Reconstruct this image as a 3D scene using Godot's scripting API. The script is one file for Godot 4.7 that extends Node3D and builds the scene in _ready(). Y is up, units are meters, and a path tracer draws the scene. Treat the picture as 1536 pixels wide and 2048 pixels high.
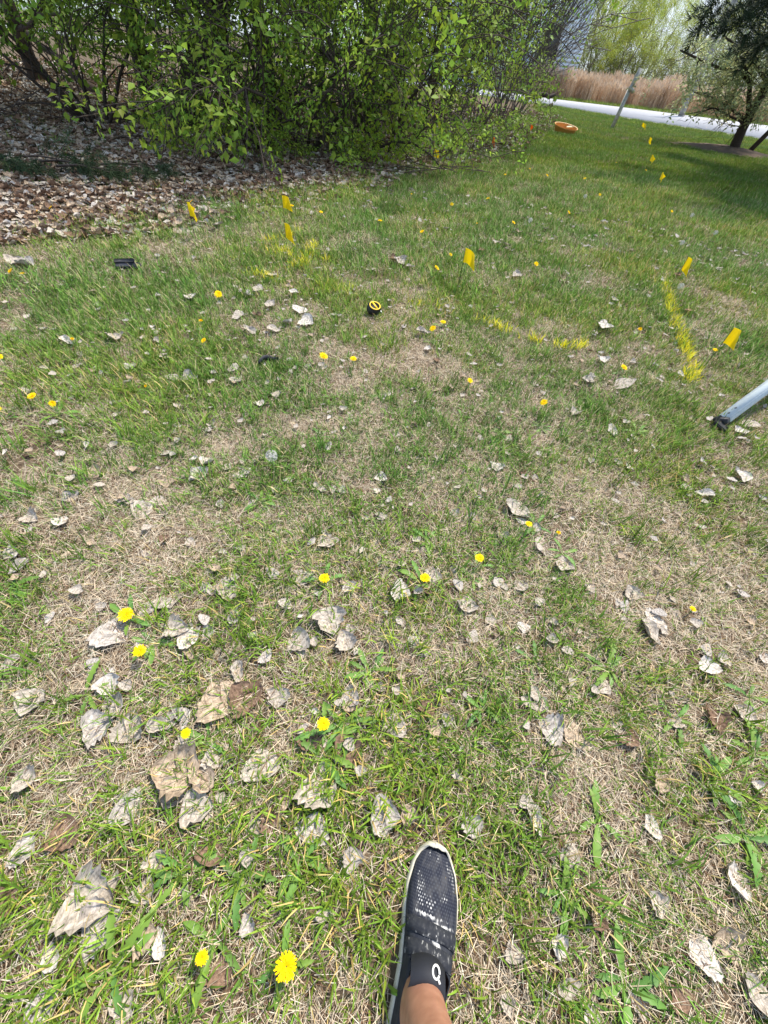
extends Node3D

const EYE := 1.13
var R := RandomNumberGenerator.new()
var patch := FastNoiseLite.new()
var fine := FastNoiseLite.new()
var used := {}
var labels := {}
var landmarks := []

# ---------------------------------------------------------------- helpers
func mat(c: Color, rough := 0.9, metal := 0.0) -> StandardMaterial3D:
	var m := StandardMaterial3D.new()
	m.albedo_color = c.linear_to_srgb()
	m.roughness = rough
	m.metallic = metal
	return m

func vmat(rough := 0.8, back := 0.0, spec := 0.3) -> StandardMaterial3D:
	var m := StandardMaterial3D.new()
	m.vertex_color_use_as_albedo = true
	m.roughness = rough
	m.metallic_specular = spec
	m.cull_mode = BaseMaterial3D.CULL_DISABLED
	if back > 0.0:
		m.backlight_enabled = true
		m.backlight = Color(back, back, back)
	return m

func ramp(stops: Array) -> Gradient:
	var g := Gradient.new()
	var o := PackedFloat32Array()
	var c := PackedColorArray()
	for s in stops:
		o.append(s[0])
		c.append((s[1] as Color).linear_to_srgb())
	g.offsets = o
	g.colors = c
	return g

func noise_tex(freq: float, stops: Array, size := 512, kind := FastNoiseLite.TYPE_SIMPLEX_SMOOTH, octaves := 5, sd := 1) -> NoiseTexture2D:
	var n := FastNoiseLite.new()
	n.noise_type = kind
	n.frequency = freq
	n.fractal_octaves = octaves
	n.seed = sd
	var t := NoiseTexture2D.new()
	t.noise = n
	t.width = size
	t.height = size
	t.seamless = true
	t.color_ramp = ramp(stops)
	return t

func tri_mat(tex: Texture2D, scale: float, rough := 0.95, world := false) -> StandardMaterial3D:
	var m := StandardMaterial3D.new()
	m.albedo_texture = tex
	m.uv1_triplanar = true
	m.uv1_world_triplanar = world
	m.uv1_scale = Vector3.ONE * scale
	m.roughness = rough
	m.metallic_specular = 0.25
	return m

func begin() -> SurfaceTool:
	var st := SurfaceTool.new()
	st.begin(Mesh.PRIMITIVE_TRIANGLES)
	return st

func numbered(called: String) -> String:
	var n: int = used.get(called, 0)
	used[called] = n + 1
	return called if n == 0 else "%s_%03d" % [called, n]

func finish(st: SurfaceTool, m: Material, normals := true) -> ArrayMesh:
	if normals:
		st.generate_normals()
	st.set_material(m)
	return st.commit()

func part(called: String, mesh: Mesh, parent: Node, m: Material = null) -> MeshInstance3D:
	var o := MeshInstance3D.new()
	o.name = called
	o.mesh = mesh
	if m:
		o.material_override = m
	parent.add_child(o, true)
	return o

func thing(called: String, label: String, category: String, at := Vector3.ZERO, group := "") -> Node3D:
	var o := Node3D.new()
	o.name = numbered(called)
	add_child(o)
	o.position = at
	tag(o, label, category, group)
	return o

func tag(o: Node, label: String, category: String, group := "", kind := "") -> void:
	o.set_meta("label", label)
	if category:
		o.set_meta("category", category)
	if group:
		o.set_meta("group", group)
	if kind:
		o.set_meta("kind", kind)

func structure(called: String, mesh: Mesh, label: String) -> MeshInstance3D:
	var o := part(numbered(called), mesh, self)
	o.set_meta("kind", "structure")
	o.set_meta("label", label)
	return o

func tri(st: SurfaceTool, a: Vector3, b: Vector3, c: Vector3) -> void:
	st.add_vertex(a)
	st.add_vertex(b)
	st.add_vertex(c)

func quad(st: SurfaceTool, a: Vector3, b: Vector3, c: Vector3, d: Vector3) -> void:
	tri(st, a, b, c)
	tri(st, a, c, d)

func box(st: SurfaceTool, t: Transform3D, s: Vector3) -> void:
	var h := s * 0.5
	var p := []
	for i in 8:
		p.append(t * Vector3(h.x if i & 1 else -h.x, h.y if i & 2 else -h.y, h.z if i & 4 else -h.z))
	for f in [[0, 2, 3, 1], [4, 5, 7, 6], [0, 4, 6, 2], [1, 3, 7, 5], [2, 6, 7, 3], [0, 1, 5, 4]]:
		quad(st, p[f[0]], p[f[1]], p[f[2]], p[f[3]])

# a round tube along points, with its own radius at each
func tube(st: SurfaceTool, pts: Array, rad: Array, sides := 6, cap := true) -> void:
	var rings := []
	var side := Vector3.ZERO
	for i in pts.size():
		var d: Vector3 = (pts[mini(i + 1, pts.size() - 1)] - pts[maxi(i - 1, 0)]).normalized()
		if side == Vector3.ZERO:
			side = d.cross(Vector3.RIGHT if absf(d.x) < 0.8 else Vector3.UP).normalized()
		side = (side - d * side.dot(d)).normalized()
		var up := d.cross(side)
		var ring := []
		for k in sides:
			var a := TAU * k / sides
			ring.append(pts[i] + (side * cos(a) + up * sin(a)) * rad[i])
		rings.append(ring)
	for i in pts.size() - 1:
		for k in sides:
			var n := (k + 1) % sides
			quad(st, rings[i][k], rings[i + 1][k], rings[i + 1][n], rings[i][n])
	if cap:
		var e: int = pts.size() - 1
		for k in sides:
			var n := (k + 1) % sides
			tri(st, pts[0], rings[0][k], rings[0][n])
			tri(st, pts[e], rings[e][n], rings[e][k])

# a swept surface through rings of equal length (open or closed)
func skin(st: SurfaceTool, rings: Array, closed := false) -> void:
	var n: int = rings[0].size()
	for i in rings.size() - 1:
		for k in (n if closed else n - 1):
			var m := (k + 1) % n
			quad(st, rings[i][k], rings[i + 1][k], rings[i + 1][m], rings[i][m])

func rdir() -> Vector3:
	return Vector3(R.randf_range(-1, 1), R.randf_range(-1, 1), R.randf_range(-1, 1)).normalized()

func vary(c: Color, by: float, hue := 0.0) -> Color:
	var k := 1.0 + R.randf_range(-by, by)
	var w := R.randf_range(-hue, hue)
	return Color(c.r * k * (1.0 + w), c.g * k, c.b * k * (1.0 - w))

func scatter(called: String, parent: Node, mesh: Mesh, xf: Array, cols: Array) -> MultiMeshInstance3D:
	var mm := MultiMesh.new()
	mm.transform_format = MultiMesh.TRANSFORM_3D
	mm.use_colors = cols.size() > 0
	mm.mesh = mesh
	mm.instance_count = xf.size()
	for i in xf.size():
		mm.set_instance_transform(i, xf[i])
		if cols:
			mm.set_instance_color(i, cols[i])
	var o := MultiMeshInstance3D.new()
	o.name = called
	o.multimesh = mm
	parent.add_child(o, true)
	return o

func upright(at: Vector3, yaw: float, s: float, tilt := 0.0) -> Transform3D:
	var b := Basis(Vector3.UP, yaw)
	if tilt > 0.0:
		b = Basis(Vector3(cos(yaw * 3.7), 0, sin(yaw * 3.7)), tilt) * b
	return Transform3D(b.scaled(Vector3.ONE * s), at)

# ---------------------------------------------------------------- the lie of the land
const EDGE := [[-4.058, -1.505], [-3.712, -2.296], [-3.074, -3.092], [-2.822, -3.594], [-2.484, -4.18], [-2.164, -4.934], [-1.48, -5.851], [-1.012, -6.77], [-0.678, -7.533], [-0.032, -8.623], [0.4, -9.282], [1.264, -11.01], [2.827, -15.806], [4.271, -21.493], [5.6, -32.0]]
const ROAD_NEAR := [[-60, -53.0], [-40, -46.0], [-14, -38.5], [0, -33.6], [6.34, -30.0], [9.98, -26.4], [14.35, -24.1], [22, -21.5], [45, -16.0]]
const ROAD_FAR := [[-60, -59.0], [-40, -52.0], [-14, -44.0], [0, -39.5], [7.4, -36.6], [14.1, -36.9], [21.2, -36.2], [32, -33.0], [48, -28.0]]

func edge_z(x: float, line: Array) -> float:
	for i in line.size() - 1:
		if x <= line[i + 1][0]:
			return lerpf(line[i][1], line[i + 1][1], clampf((x - line[i][0]) / (line[i + 1][0] - line[i][0]), 0, 1))
	return line[line.size() - 1][1]

# signed distance past the lawn edge into the wood: positive under the trees
func into_wood(x: float, z: float) -> float:
	var best := 1e9
	var sgn := -1.0
	for i in EDGE.size() - 1:
		var a := Vector2(EDGE[i][0], EDGE[i][1])
		var b := Vector2(EDGE[i + 1][0], EDGE[i + 1][1])
		var p := Vector2(x, z)
		var t := clampf((p - a).dot(b - a) / (b - a).length_squared(), 0, 1)
		var q := a.lerp(b, t)
		var d := p.distance_to(q)
		if d < best:
			best = d
			sgn = 1.0 if (b - a).cross(p - a) < 0.0 else -1.0
	return best * sgn

const GREEN := [[-1.088, -1.471, 0.471, 0.35], [-1.83, -1.768, 0.417, 0.2], [-0.444, -1.106, 0.267, 0.35], [-0.152, -1.39, 0.229, 0.2], [0.343, -1.644, 0.35, 0.0], [0.59, -1.257, 0.348, -0.35], [0.77, -0.843, 0.293, -0.35], [0.406, -0.529, 0.172, -0.3], [-0.194, -0.335, 0.155, -0.6], [-0.725, -0.687, 0.255, -0.3], [0.127, -0.431, 0.119, -0.4], [0.25, -0.648, 0.25, 0.15], [0.125, -0.836, 0.201, 0.3], [1.11, -1.52, 0.312, 0.25], [1.27, -1.059, 0.141, 0.35], [0.119, -0.091, 0.168, 0.35], [0.362, -0.222, 0.144, 0.3], [-0.723, -0.085, 0.239, -0.05], [-0.588, 0.121, 0.184, 0.3], [-0.371, 0.238, 0.185, 0.25], [0.033, 0.14, 0.121, 0.25], [-0.119, 0.102, 0.125, 0.1], [0.344, 0.077, 0.117, 0.25], [0.645, -0.03, 0.23, -0.3], [0.56, -0.166, 0.227, -0.35], [0.314, 0.183, 0.078, -0.3], [0.827, 0.073, 0.191, -0.15], [1.129, -0.554, 0.254, -0.1], [-1.018, -0.441, 0.12, 0.35], [-0.333, -1.918, 0.328, -0.45], [0.217, -2.159, 0.264, -0.35], [-1.272, -4.179, 0.508, -0.45], [-0.071, -2.941, 0.359, -0.2], [0.607, -2.508, 0.29, -0.25], [-0.6, -2.869, 0.212, 0.4], [1.18, -2.881, 0.354, 0.1], [-0.633, -0.207, 0.13, 0.1], [-0.264, -0.155, 0.151, -0.15], [0.885, -0.59, 0.129, -0.3], [2.562, -3.533, 0.49, -0.15], [-1.88, -2.734, 0.546, 0.2], [0.313, 0.189, 0.097, 0.1], [0.257, -1.055, 0.201, -0.3], [1.117, -1.197, 0.255, -0.3]]

func greenness(x: float, z: float) -> float:
	var g := 0.67 + 0.62 * patch.get_noise_2d(x * 1.0, z * 1.0) + 0.35 * fine.get_noise_2d(x, z)
	g += clampf((-z - 2.0) * 0.11, -0.1, 0.45)
	for b in GREEN:
		var d: float = (Vector2(x, z) - Vector2(b[0], b[1])).length_squared() / (b[2] * b[2])
		if d < 4.0:
			g += b[3] * exp(-d * 1.5)
	return clampf(g, 0.0, 1.0)

# ---------------------------------------------------------------- grass
func blade(st: SurfaceTool, at: Vector3, yaw: float, length: float, width: float, lean: float, bend: float, c: Color, segs := 3) -> void:
	var dir := Vector3(cos(yaw), 0, sin(yaw))
	var side := Vector3(-dir.z, 0, dir.x)
	var p := at
	var ang := lean
	var prev := []
	var twist := R.randf_range(-0.5, 0.5)
	for i in segs + 1:
		var t := float(i) / segs
		var w := width * 0.5 * (1.0 - pow(t, 2.2)) * (0.75 + 0.25 * sin(t * PI))
		var up := dir * sin(ang) + Vector3.UP * cos(ang)
		var s := side.rotated(up, twist * t)
		var cur := [p - s * w, p + s * w]
		st.set_color(c)
		if i > 0:
			if i == segs:
				tri(st, prev[0], prev[1], p)
			else:
				quad(st, prev[0], prev[1], cur[1], cur[0])
		prev = cur
		p += up * (length / segs)
		if p.y < 0.003:
			p.y = 0.003
		ang += bend / segs

func green_tuft(n: int, spread: float, lo: float, hi: float, w: float, m: Material, bare := 0.12, segs := 3) -> ArrayMesh:
	var st := begin()
	for i in n:
		var a := R.randf() * TAU
		var r := spread * sqrt(R.randf())
		var c := vary(Color(0.15, 0.258, 0.045), 0.45, 0.2)
		if R.randf() < bare:
			c = vary(Color(0.5, 0.42, 0.24), 0.25, 0.05)
		blade(st, Vector3(cos(a) * r, 0, sin(a) * r), R.randf() * TAU, R.randf_range(lo, hi), w * R.randf_range(0.6, 1.3), R.randf_range(0.1, 0.75), R.randf_range(0.2, 1.3), c, segs)
	return finish(st, m)

func straw_mat(n: int, spread: float, m: Material) -> ArrayMesh:
	var st := begin()
	for i in n:
		var a := R.randf() * TAU
		var r := spread * sqrt(R.randf())
		var c := vary(Color(0.56, 0.46, 0.335), 0.45, 0.07)
		var k := R.randf()
		if k < 0.22:
			c = vary(Color(0.17, 0.10, 0.06), 0.3, 0.05)
		elif k < 0.3:
			c = vary(Color(0.74, 0.68, 0.54), 0.15, 0.03)
		blade(st, Vector3(cos(a) * r, R.randf_range(0.003, 0.02), sin(a) * r), R.randf() * TAU, R.randf_range(0.016, 0.046), R.randf_range(0.0007, 0.0015), R.randf_range(1.15, 1.6), R.randf_range(-0.5, 0.7), c, 3)
	return finish(st, m)

func underfoot(x: float, z: float) -> bool:
	var d := FOOT_HEEL - FOOT_TOE
	var v := Vector2(x, z) - FOOT_TOE
	var t := v.dot(d) / d.length()
	return t > -0.012 and t < 0.31 and absf(v.cross(d) / d.length()) < (0.062 if t > 0.03 else 0.035)

const FOOT_TOE := Vector2(0.207, 0.001)
const FOOT_HEEL := Vector2(0.144, 0.295)

func on_lawn(x: float, z: float) -> bool:
	return z > edge_z(x, ROAD_NEAR) + 0.5

func build_lawn() -> void:
	var gm := vmat(0.6, 0.55, 0.3)
	var sm := vmat(0.9, 0.1, 0.15)
	var greens := []
	var straws := []
	var long := []
	for k in 5:
		greens.append(green_tuft(14, 0.05, 0.028, 0.072, 0.0040, gm, 0.13))
		straws.append(straw_mat(110, 0.085, sm))
	for k in 3:
		long.append(green_tuft(16, 0.03, 0.06, 0.125, 0.0048, gm, 0.04, 4))
	var fars := []
	for k in 3:
		fars.append(green_tuft(34, 0.16, 0.04, 0.085, 0.0075, gm, 0.08, 2))
	var lawn := Node3D.new()
	lawn.name = "lawn_grass"
	add_child(lawn)
	tag(lawn, "short green and straw coloured grass of the lawn", "grass", "", "stuff")
	var xg := [[], [], [], [], []]
	var cg := [[], [], [], [], []]
	var xs := [[], [], [], [], []]
	var cs := [[], [], [], [], []]
	var xl := [[], [], []]
	var cl := [[], [], []]
	var xf := [[], [], []]
	var cf := [[], [], []]
	# rings round the camera's foot, thinner with distance
	for ring in [[0.0, 1.6, 1500.0, 520.0, 95.0], [1.6, 3.2, 1250.0, 360.0, 60.0], [3.2, 6.0, 620.0, 200.0, 12.0], [6.0, 10.5, 330.0, 90.0, 1.0]]:
		var half := PI if ring[0] < 1.0 else 1.12
		var area: float = half * (ring[1] * ring[1] - ring[0] * ring[0])
		for pick in 3:
			for i in int(area * ring[2 + pick]):
				var a := R.randf_range(-half, half)
				var r := sqrt(R.randf_range(ring[0] * ring[0], ring[1] * ring[1]))
				var x := sin(a) * r
				var z := -cos(a) * r
				if z > 1.1 or underfoot(x, z):
					continue
				var w := into_wood(x, z)
				if w > R.randf_range(-0.35, 0.25) and not (pick == 0 and R.randf() < 0.05):
					continue
				var g := greenness(x, z)
				var at := Vector3(x, 0, z)
				if pick == 0 and R.randf() < 0.12 + 0.88 * g:
					var k := R.randi() % 5
					xg[k].append(upright(at, R.randf() * TAU, R.randf_range(0.7, 1.2) * (0.75 + 0.35 * g) * (1.0 if ring[0] < 3.0 else 1.25), R.randf() * 0.3))
					cg[k].append(lawn_tint(x, z))
				elif pick == 1 and R.randf() < 1.25 - 0.9 * g:
					var k := R.randi() % 5
					xs[k].append(upright(at, R.randf() * TAU, R.randf_range(0.75, 1.25) * (1.0 if ring[0] < 3.0 else 1.3)))
					cs[k].append(Color.WHITE * R.randf_range(0.8, 1.05))
				elif pick == 2 and R.randf() < 0.3 + g and patch.get_noise_2d(x * 2.3 + 40.0, z * 2.3) > -0.15:
					var k := R.randi() % 3
					xl[k].append(upright(at, R.randf() * TAU, R.randf_range(0.6, 1.1), R.randf() * 0.35))
					cl[k].append(lawn_tint(x, z))
	for ring in [[10.0, 17.0, 62.0], [17.0, 34.0, 34.0]]:
		var area: float = 1.05 * (ring[1] * ring[1] - ring[0] * ring[0])
		for i in int(area * ring[2]):
			var a := R.randf_range(-0.6, 0.9)
			var r := sqrt(R.randf_range(ring[0] * ring[0], ring[1] * ring[1]))
			var x := sin(a) * r
			var z := -cos(a) * r
			if not on_lawn(x, z) or into_wood(x, z) > R.randf_range(-0.3, 0.3):
				continue
			if Vector2(x - 9.0, z + 16.9).length() < 1.1 and R.randf() < 0.85:
				continue
			var k := R.randi() % 3
			xf[k].append(upright(Vector3(x, 0, z), R.randf() * TAU, R.randf_range(0.7, 1.2)))
			cf[k].append(lawn_tint(x, z))
	for k in 5:
		scatter("green_blades", lawn, greens[k], xg[k], cg[k])
		scatter("straw", lawn, straws[k], xs[k], cs[k])
	for k in 3:
		scatter("long_blades", lawn, long[k], xl[k], cl[k])
		scatter("distant_blades", lawn, fars[k], xf[k], cf[k])

func lawn_tint(x: float, z: float) -> Color:
	var n := patch.get_noise_2d(x * 0.6 + 90.0, z * 0.6)
	var c := Color(0.95, 1.0, 0.95).lerp(Color(1.3, 1.15, 0.75), clampf(0.4 + n * 1.2, 0, 1))
	var k := R.randf_range(0.75, 1.25)
	return Color(c.r * k, c.g * k, c.b * k)

# ---------------------------------------------------------------- dead leaves
func leaf_mesh(toothed: float, curl: float, fold: float, ragged: float, slim: float) -> ArrayMesh:
	var st := begin()
	var rows := 11
	var cols := 8
	var grid := []
	var ph := R.randf() * TAU
	for i in rows + 1:
		var t := float(i) / rows
		var w := slim * 0.42 * pow(sin(PI * pow(t * 0.97 + 0.015, 0.6)), 0.8)
		var row := []
		for j in cols + 1:
			var u := float(j) / cols * 2.0 - 1.0
			var e := w * (1.0 + (toothed * 0.6 * (0.5 if (i + (0 if u > 0 else 1)) % 2 else -0.5) if absf(u) > 0.9 else 0.0) + (R.randf_range(-ragged, 0.0) if absf(u) > 0.9 else 0.0))
			var x := u * e
			var z := t - 0.5
			var y := absf(u) * absf(u) * fold * w + curl * (t - 0.5) * (t - 0.5) + 0.035 * sin(ph + t * 9.0 + u * 3.5) * (0.3 + absf(u)) + 0.012 * sin(ph * 2.0 + t * 21.0 - absf(u) * 6.0) + R.randf_range(-0.004, 0.004)
			row.append([Vector3(x, y, z), Vector2(u * 0.5 + 0.5, t)])
		grid.append(row)
	for i in rows:
		for j in cols:
			for q in [[i, j], [i + 1, j], [i + 1, j + 1], [i, j], [i + 1, j + 1], [i, j + 1]]:
				st.set_smooth_group(0)
				st.set_uv(grid[q[0]][q[1]][1])
				st.add_vertex(grid[q[0]][q[1]][0])
	# leaf stalk
	var base: Vector3 = grid[0][cols / 2][0]
	st.set_uv(Vector2(0.5, 0.5))
	tube(st, [base + Vector3(0, 0, 0.03), base + Vector3(0.03, 0.02, -0.14), base + Vector3(0.09, 0.03, -0.3)], [0.012, 0.010, 0.012], 3)
	st.generate_normals()
	return st.commit()

func vein_tex(ground: Color, vein: Color, sd: int) -> ImageTexture:
	var im := Image.create(128, 128, false, Image.FORMAT_RGB8)
	var n := FastNoiseLite.new()
	n.seed = sd
	n.frequency = 0.045
	n.fractal_octaves = 4
	for y in 128:
		for x in 128:
			var u := absf(x / 63.5 - 1.0)
			var t := y / 127.0
			var v := 0.0
			v = maxf(v, 1.0 - u / 0.05)
			var s := fmod((t - u * 0.35) * 7.0 + 20.0, 1.0)
			v = maxf(v, 1.0 - absf(s - 0.5) / 0.07)
			var k := 1.0 + 0.7 * n.get_noise_2d(x, y) + 0.35 * n.get_noise_2d(x * 4.0, y * 4.0)
			var c := ground.lerp(vein, clampf(v, 0, 1) * 0.85)
			im.set_pixel(x, y, Color(c.r * k, c.g * k, c.b * k).linear_to_srgb())
	return ImageTexture.create_from_image(im)

const LEAVES := [[-0.41, -0.072, 0.105, 2], [-0.351, -0.073, 0.094, 2], [-0.406, -0.118, 0.051, 1], [-0.325, -0.116, 0.057, 1], [-0.398, -0.03, 0.059, 1], [-0.331, -0.014, 0.069, 1], [-0.474, 0.148, 0.098, 1], [-0.447, 0.124, 0.052, 1], [-0.441, 0.171, 0.068, 0], [-0.478, 0.005, 0.057, 0], [-0.588, 0.06, 0.06, 3], [-0.379, 0.084, 0.044, 1], [-0.381, 0.122, 0.043, 1], [-0.508, 0.221, 0.052, 4], [-0.069, -0.067, 0.082, 1], [-0.068, -0.003, 0.058, 0], [0.088, -0.04, 0.065, 0], [0.137, -0.043, 0.041, 2], [-0.166, 0.15, 0.033, 0], [-0.319, 0.189, 0.049, 4], [-0.351, 0.184, 0.041, 2], [-0.218, -0.107, 0.068, 1], [-0.012, -0.16, 0.064, 3], [-0.656, -0.235, 0.055, 4], [-0.553, -0.152, 0.072, 1], [-0.481, -0.16, 0.07, 1], [-0.63, -0.143, 0.064, 0], [-0.364, -0.237, 0.098, 2], [-0.308, -0.25, 0.081, 3], [-0.618, -0.19, 0.06, 1], [-0.548, -0.4, 0.068, 1], [-0.487, -0.341, 0.052, 2], [-0.512, -0.377, 0.056, 4], [-0.715, -0.368, 0.087, 0], [-0.197, -0.406, 0.068, 1], [-0.121, -0.478, 0.088, 1], [-0.068, -0.43, 0.062, 1], [-0.401, -0.466, 0.063, 0], [-0.459, -0.542, 0.066, 1], [-0.613, -0.479, 0.064, 1], [0.085, -0.607, 0.064, 4], [0.298, -0.591, 0.06, 1], [0.182, -0.687, 0.06, 1], [0.18, -0.62, 0.049, 3], [-0.08, -0.607, 0.038, 4], [-0.237, -0.613, 0.058, 1], [-0.184, -0.767, 0.066, 1], [-1.087, -0.717, 0.048, 4], [-1.187, -0.717, 0.056, 1], [-1.105, -0.533, 0.061, 0], [-1.157, -0.573, 0.042, 0], [-0.855, -0.811, 0.07, 1], [-0.937, -0.846, 0.048, 0], [-0.74, -1.011, 0.066, 4], [-0.723, -1.08, 0.057, 4], [-0.788, -0.983, 0.04, 1], [-0.646, -1.064, 0.034, 4], [-0.571, -1.04, 0.056, 4], [-1.107, -0.947, 0.061, 2], [-1.129, -0.827, 0.051, 0], [-0.722, -0.698, 0.035, 3], [-0.516, -0.676, 0.035, 4], [0.517, -1.031, 0.083, 1], [0.585, -0.86, 0.062, 1], [0.656, -0.784, 0.063, 1], [0.458, -1.256, 0.057, 4], [1.298, -1.326, 0.05, 2], [1.354, -1.251, 0.077, 4], [1.593, -1.4, 0.068, 4], [1.262, -2.097, 0.091, 1], [1.357, -2.812, 0.105, 4], [1.054, -2.077, 0.069, 1], [0.906, -1.738, 0.058, 1], [0.879, -0.572, 0.092, 1], [0.867, -0.713, 0.054, 1], [0.912, -0.619, 0.058, 4], [1.027, -0.488, 0.054, 4], [1.086, -0.515, 0.04, 1], [1.23, -0.535, 0.038, 4], [0.43, -0.064, 0.066, 4], [0.286, -0.037, 0.041, 0], [0.506, -0.005, 0.042, 1], [0.707, -0.077, 0.038, 4], [0.947, -0.163, 0.038, 4], [1.016, -0.185, 0.036, 4], [0.767, -0.176, 0.065, 2], [0.507, -0.261, 0.062, 0], [0.566, -0.25, 0.062, 2], [0.496, -0.315, 0.036, 1], [0.874, -0.001, 0.058, 4], [0.979, -0.331, 0.059, 3], [0.461, 0.181, 0.05, 1], [0.452, 0.129, 0.032, 4], [0.743, 0.119, 0.052, 4], [0.805, 0.097, 0.058, 2], [0.496, 0.218, 0.033, 4], [0.34, 0.215, 0.03, 1], [-0.908, -2.167, 0.104, 1], [-0.61, -2.358, 0.086, 4], [-0.694, -2.514, 0.072, 4], [-0.794, -2.766, 0.064, 4], [-1.389, -2.505, 0.072, 4], [-1.558, -1.92, 0.081, 1], [-1.759, -1.823, 0.079, 4], [-1.044, -1.646, 0.056, 0], [-1.111, -1.627, 0.055, 1], [-0.995, -1.41, 0.03, 1], [-1.338, -1.669, 0.052, 4], [-1.335, -1.931, 0.043, 1], [-0.88, -1.515, 0.053, 1], [-0.809, -1.662, 0.051, 1], [-0.859, -1.77, 0.053, 1], [-0.645, -1.495, 0.049, 4], [-0.801, -1.31, 0.045, 1], [-0.58, -1.592, 0.05, 1], [-0.927, -2.376, 0.069, 3], [-0.894, -2.533, 0.066, 1], [-1.028, -2.348, 0.075, 1], [-0.787, -2.211, 0.072, 1], [-0.727, -2.326, 0.063, 0], [-1.06, -2.643, 0.056, 4], [0.107, -2.412, 0.094, 1], [0.844, -3.606, 0.077, 1], [1.242, -3.614, 0.054, 4], [0.269, -4.692, 0.066, 1], [1.211, -2.337, 0.069, 4], [1.402, -2.353, 0.052, 1], [1.543, -2.356, 0.052, 4], [1.669, -2.281, 0.045, 4], [1.856, -1.841, 0.079, 1], [1.761, -1.76, 0.063, 4], [-0.031, -1.105, 0.053, 4], [-0.171, -1.011, 0.04, 4], [-0.011, -0.909, 0.046, 4], [1.068, -1.626, 0.055, 4], [-1.015, -3.018, 0.054, 1], [-1.022, -2.739, 0.064, 1], [-2.653, -2.708, 0.105, 1], [-2.585, -2.684, 0.105, 0], [-2.574, -2.506, 0.06, 4], [0.756, -4.448, 0.063, 1], [0.59, -4.166, 0.06, 3], [0.849, -4.408, 0.063, 1], [-0.115, -3.592, 0.1, 1], [-0.18, -3.628, 0.077, 3], [-0.027, -3.506, 0.076, 1], [1.581, -3.342, 0.051, 1], [2.145, -3.319, 0.065, 3], [2.39, -4.136, 0.06, 3], [0.49, -0.681, 0.047, 1], [0.442, -0.884, 0.045, 1], [-0.339, -0.304, 0.064, 1], [-0.215, -0.254, 0.05, 1], [0.097, -0.228, 0.054, 1], [-0.029, -0.275, 0.05, 0], [-0.116, -0.171, 0.052, 3], [0.175, -0.273, 0.045, 3], [0.858, -0.311, 0.057, 1], [0.717, -0.26, 0.05, 3], [0.682, -0.383, 0.046, 1], [1.079, -0.361, 0.053, 1], [-0.82, -0.174, 0.065, 1], [-0.73, -0.025, 0.053, 1], [-0.933, -0.26, 0.05, 1], [-0.641, 0.162, 0.051, 3], [-0.652, 0.089, 0.044, 0], [-0.273, 0.054, 0.05, 3], [-0.171, -0.007, 0.042, 3], [0.019, 0.043, 0.045, 0], [-0.019, 0.13, 0.038, 1], [-0.192, 0.217, 0.039, 3], [-0.491, 0.282, 0.045, 0], [-0.348, 0.265, 0.038, 1], [0.675, 0.049, 0.044, 1], [0.535, 0.083, 0.039, 3], [0.585, 0.193, 0.041, 1], [0.834, 0.161, 0.046, 1], [0.677, 0.18, 0.036, 3], [0.357, 0.147, 0.032, 1]]
var leaf_meshes := []
var leaf_mats := []
const TONES := ["silver grey", "pale grey", "tan", "brown", "whitish"]
const FORMS := ["flat", "curled", "crumpled", "folded", "narrow", "cupped"]

func lay_leaf(at: Vector3, size: float, yaw: float, form: int, sd: int) -> Transform3D:
	var tilt := 0.06 + 0.34 * (sd % 5) / 5.0
	var b := Basis(Vector3(cos(yaw * 2.1 + sd), 0, sin(yaw * 2.1 + sd)), tilt) * Basis(Vector3.UP, yaw)
	if form == 1 and sd % 3 == 0:
		b = b * Basis(Vector3(0, 0, 1), PI)
	return Transform3D(b.scaled(Vector3.ONE * size), at + Vector3(0, 0.016 + size * 0.05, 0))

func prepare_leaves() -> void:
	for k in 12:
		var f := k % 6
		leaf_meshes.append(leaf_mesh([0.22, 0.16, 0.26, 0.2, 0.14, 0.24][f], [0.1, 0.7, 0.35, 0.15, 0.4, 0.25][f], [0.06, 0.25, 0.45, 0.7, 0.7, 0.35][f], [0.1, 0.18, 0.3, 0.18, 0.2, 0.25][f], [1.85, 1.6, 1.7, 1.3, 0.75, 1.8][f] * (1.0 if k < 6 else 0.9)))
	var cols := [[Color(0.43, 0.39, 0.35), Color(0.25, 0.21, 0.18)], [Color(0.44, 0.39, 0.33), Color(0.25, 0.20, 0.15)], [Color(0.42, 0.33, 0.24), Color(0.22, 0.15, 0.10)], [Color(0.22, 0.145, 0.10), Color(0.12, 0.075, 0.05)], [Color(0.57, 0.52, 0.46), Color(0.36, 0.31, 0.26)]]
	for k in 5:
		var m := StandardMaterial3D.new()
		m.albedo_texture = vein_tex(cols[k][0], cols[k][1], 7 + k)
		m.roughness = 0.95
		m.metallic_specular = 0.15
		m.cull_mode = BaseMaterial3D.CULL_DISABLED
		m.backlight_enabled = true
		m.backlight = Color(0.25, 0.25, 0.25)
		leaf_mats.append(m)

func where_label(p: Vector3) -> Array:
	var best := 1e9
	var mark = landmarks[0]
	for l in landmarks:
		var d: float = p.distance_to(l[1])
		if d < best:
			best = d
			mark = l
	var v: Vector3 = p - mark[1]
	var side := ""
	if absf(v.x) > absf(v.z):
		side = "right of" if v.x > 0 else "left of"
	else:
		side = "beyond" if v.z < 0 else "nearer than"
	return [side + " " + mark[0], best]

const ORDINAL := ["", "second ", "third ", "fourth ", "fifth ", "sixth ", "seventh ", "eighth ", "ninth ", "tenth "]

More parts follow.
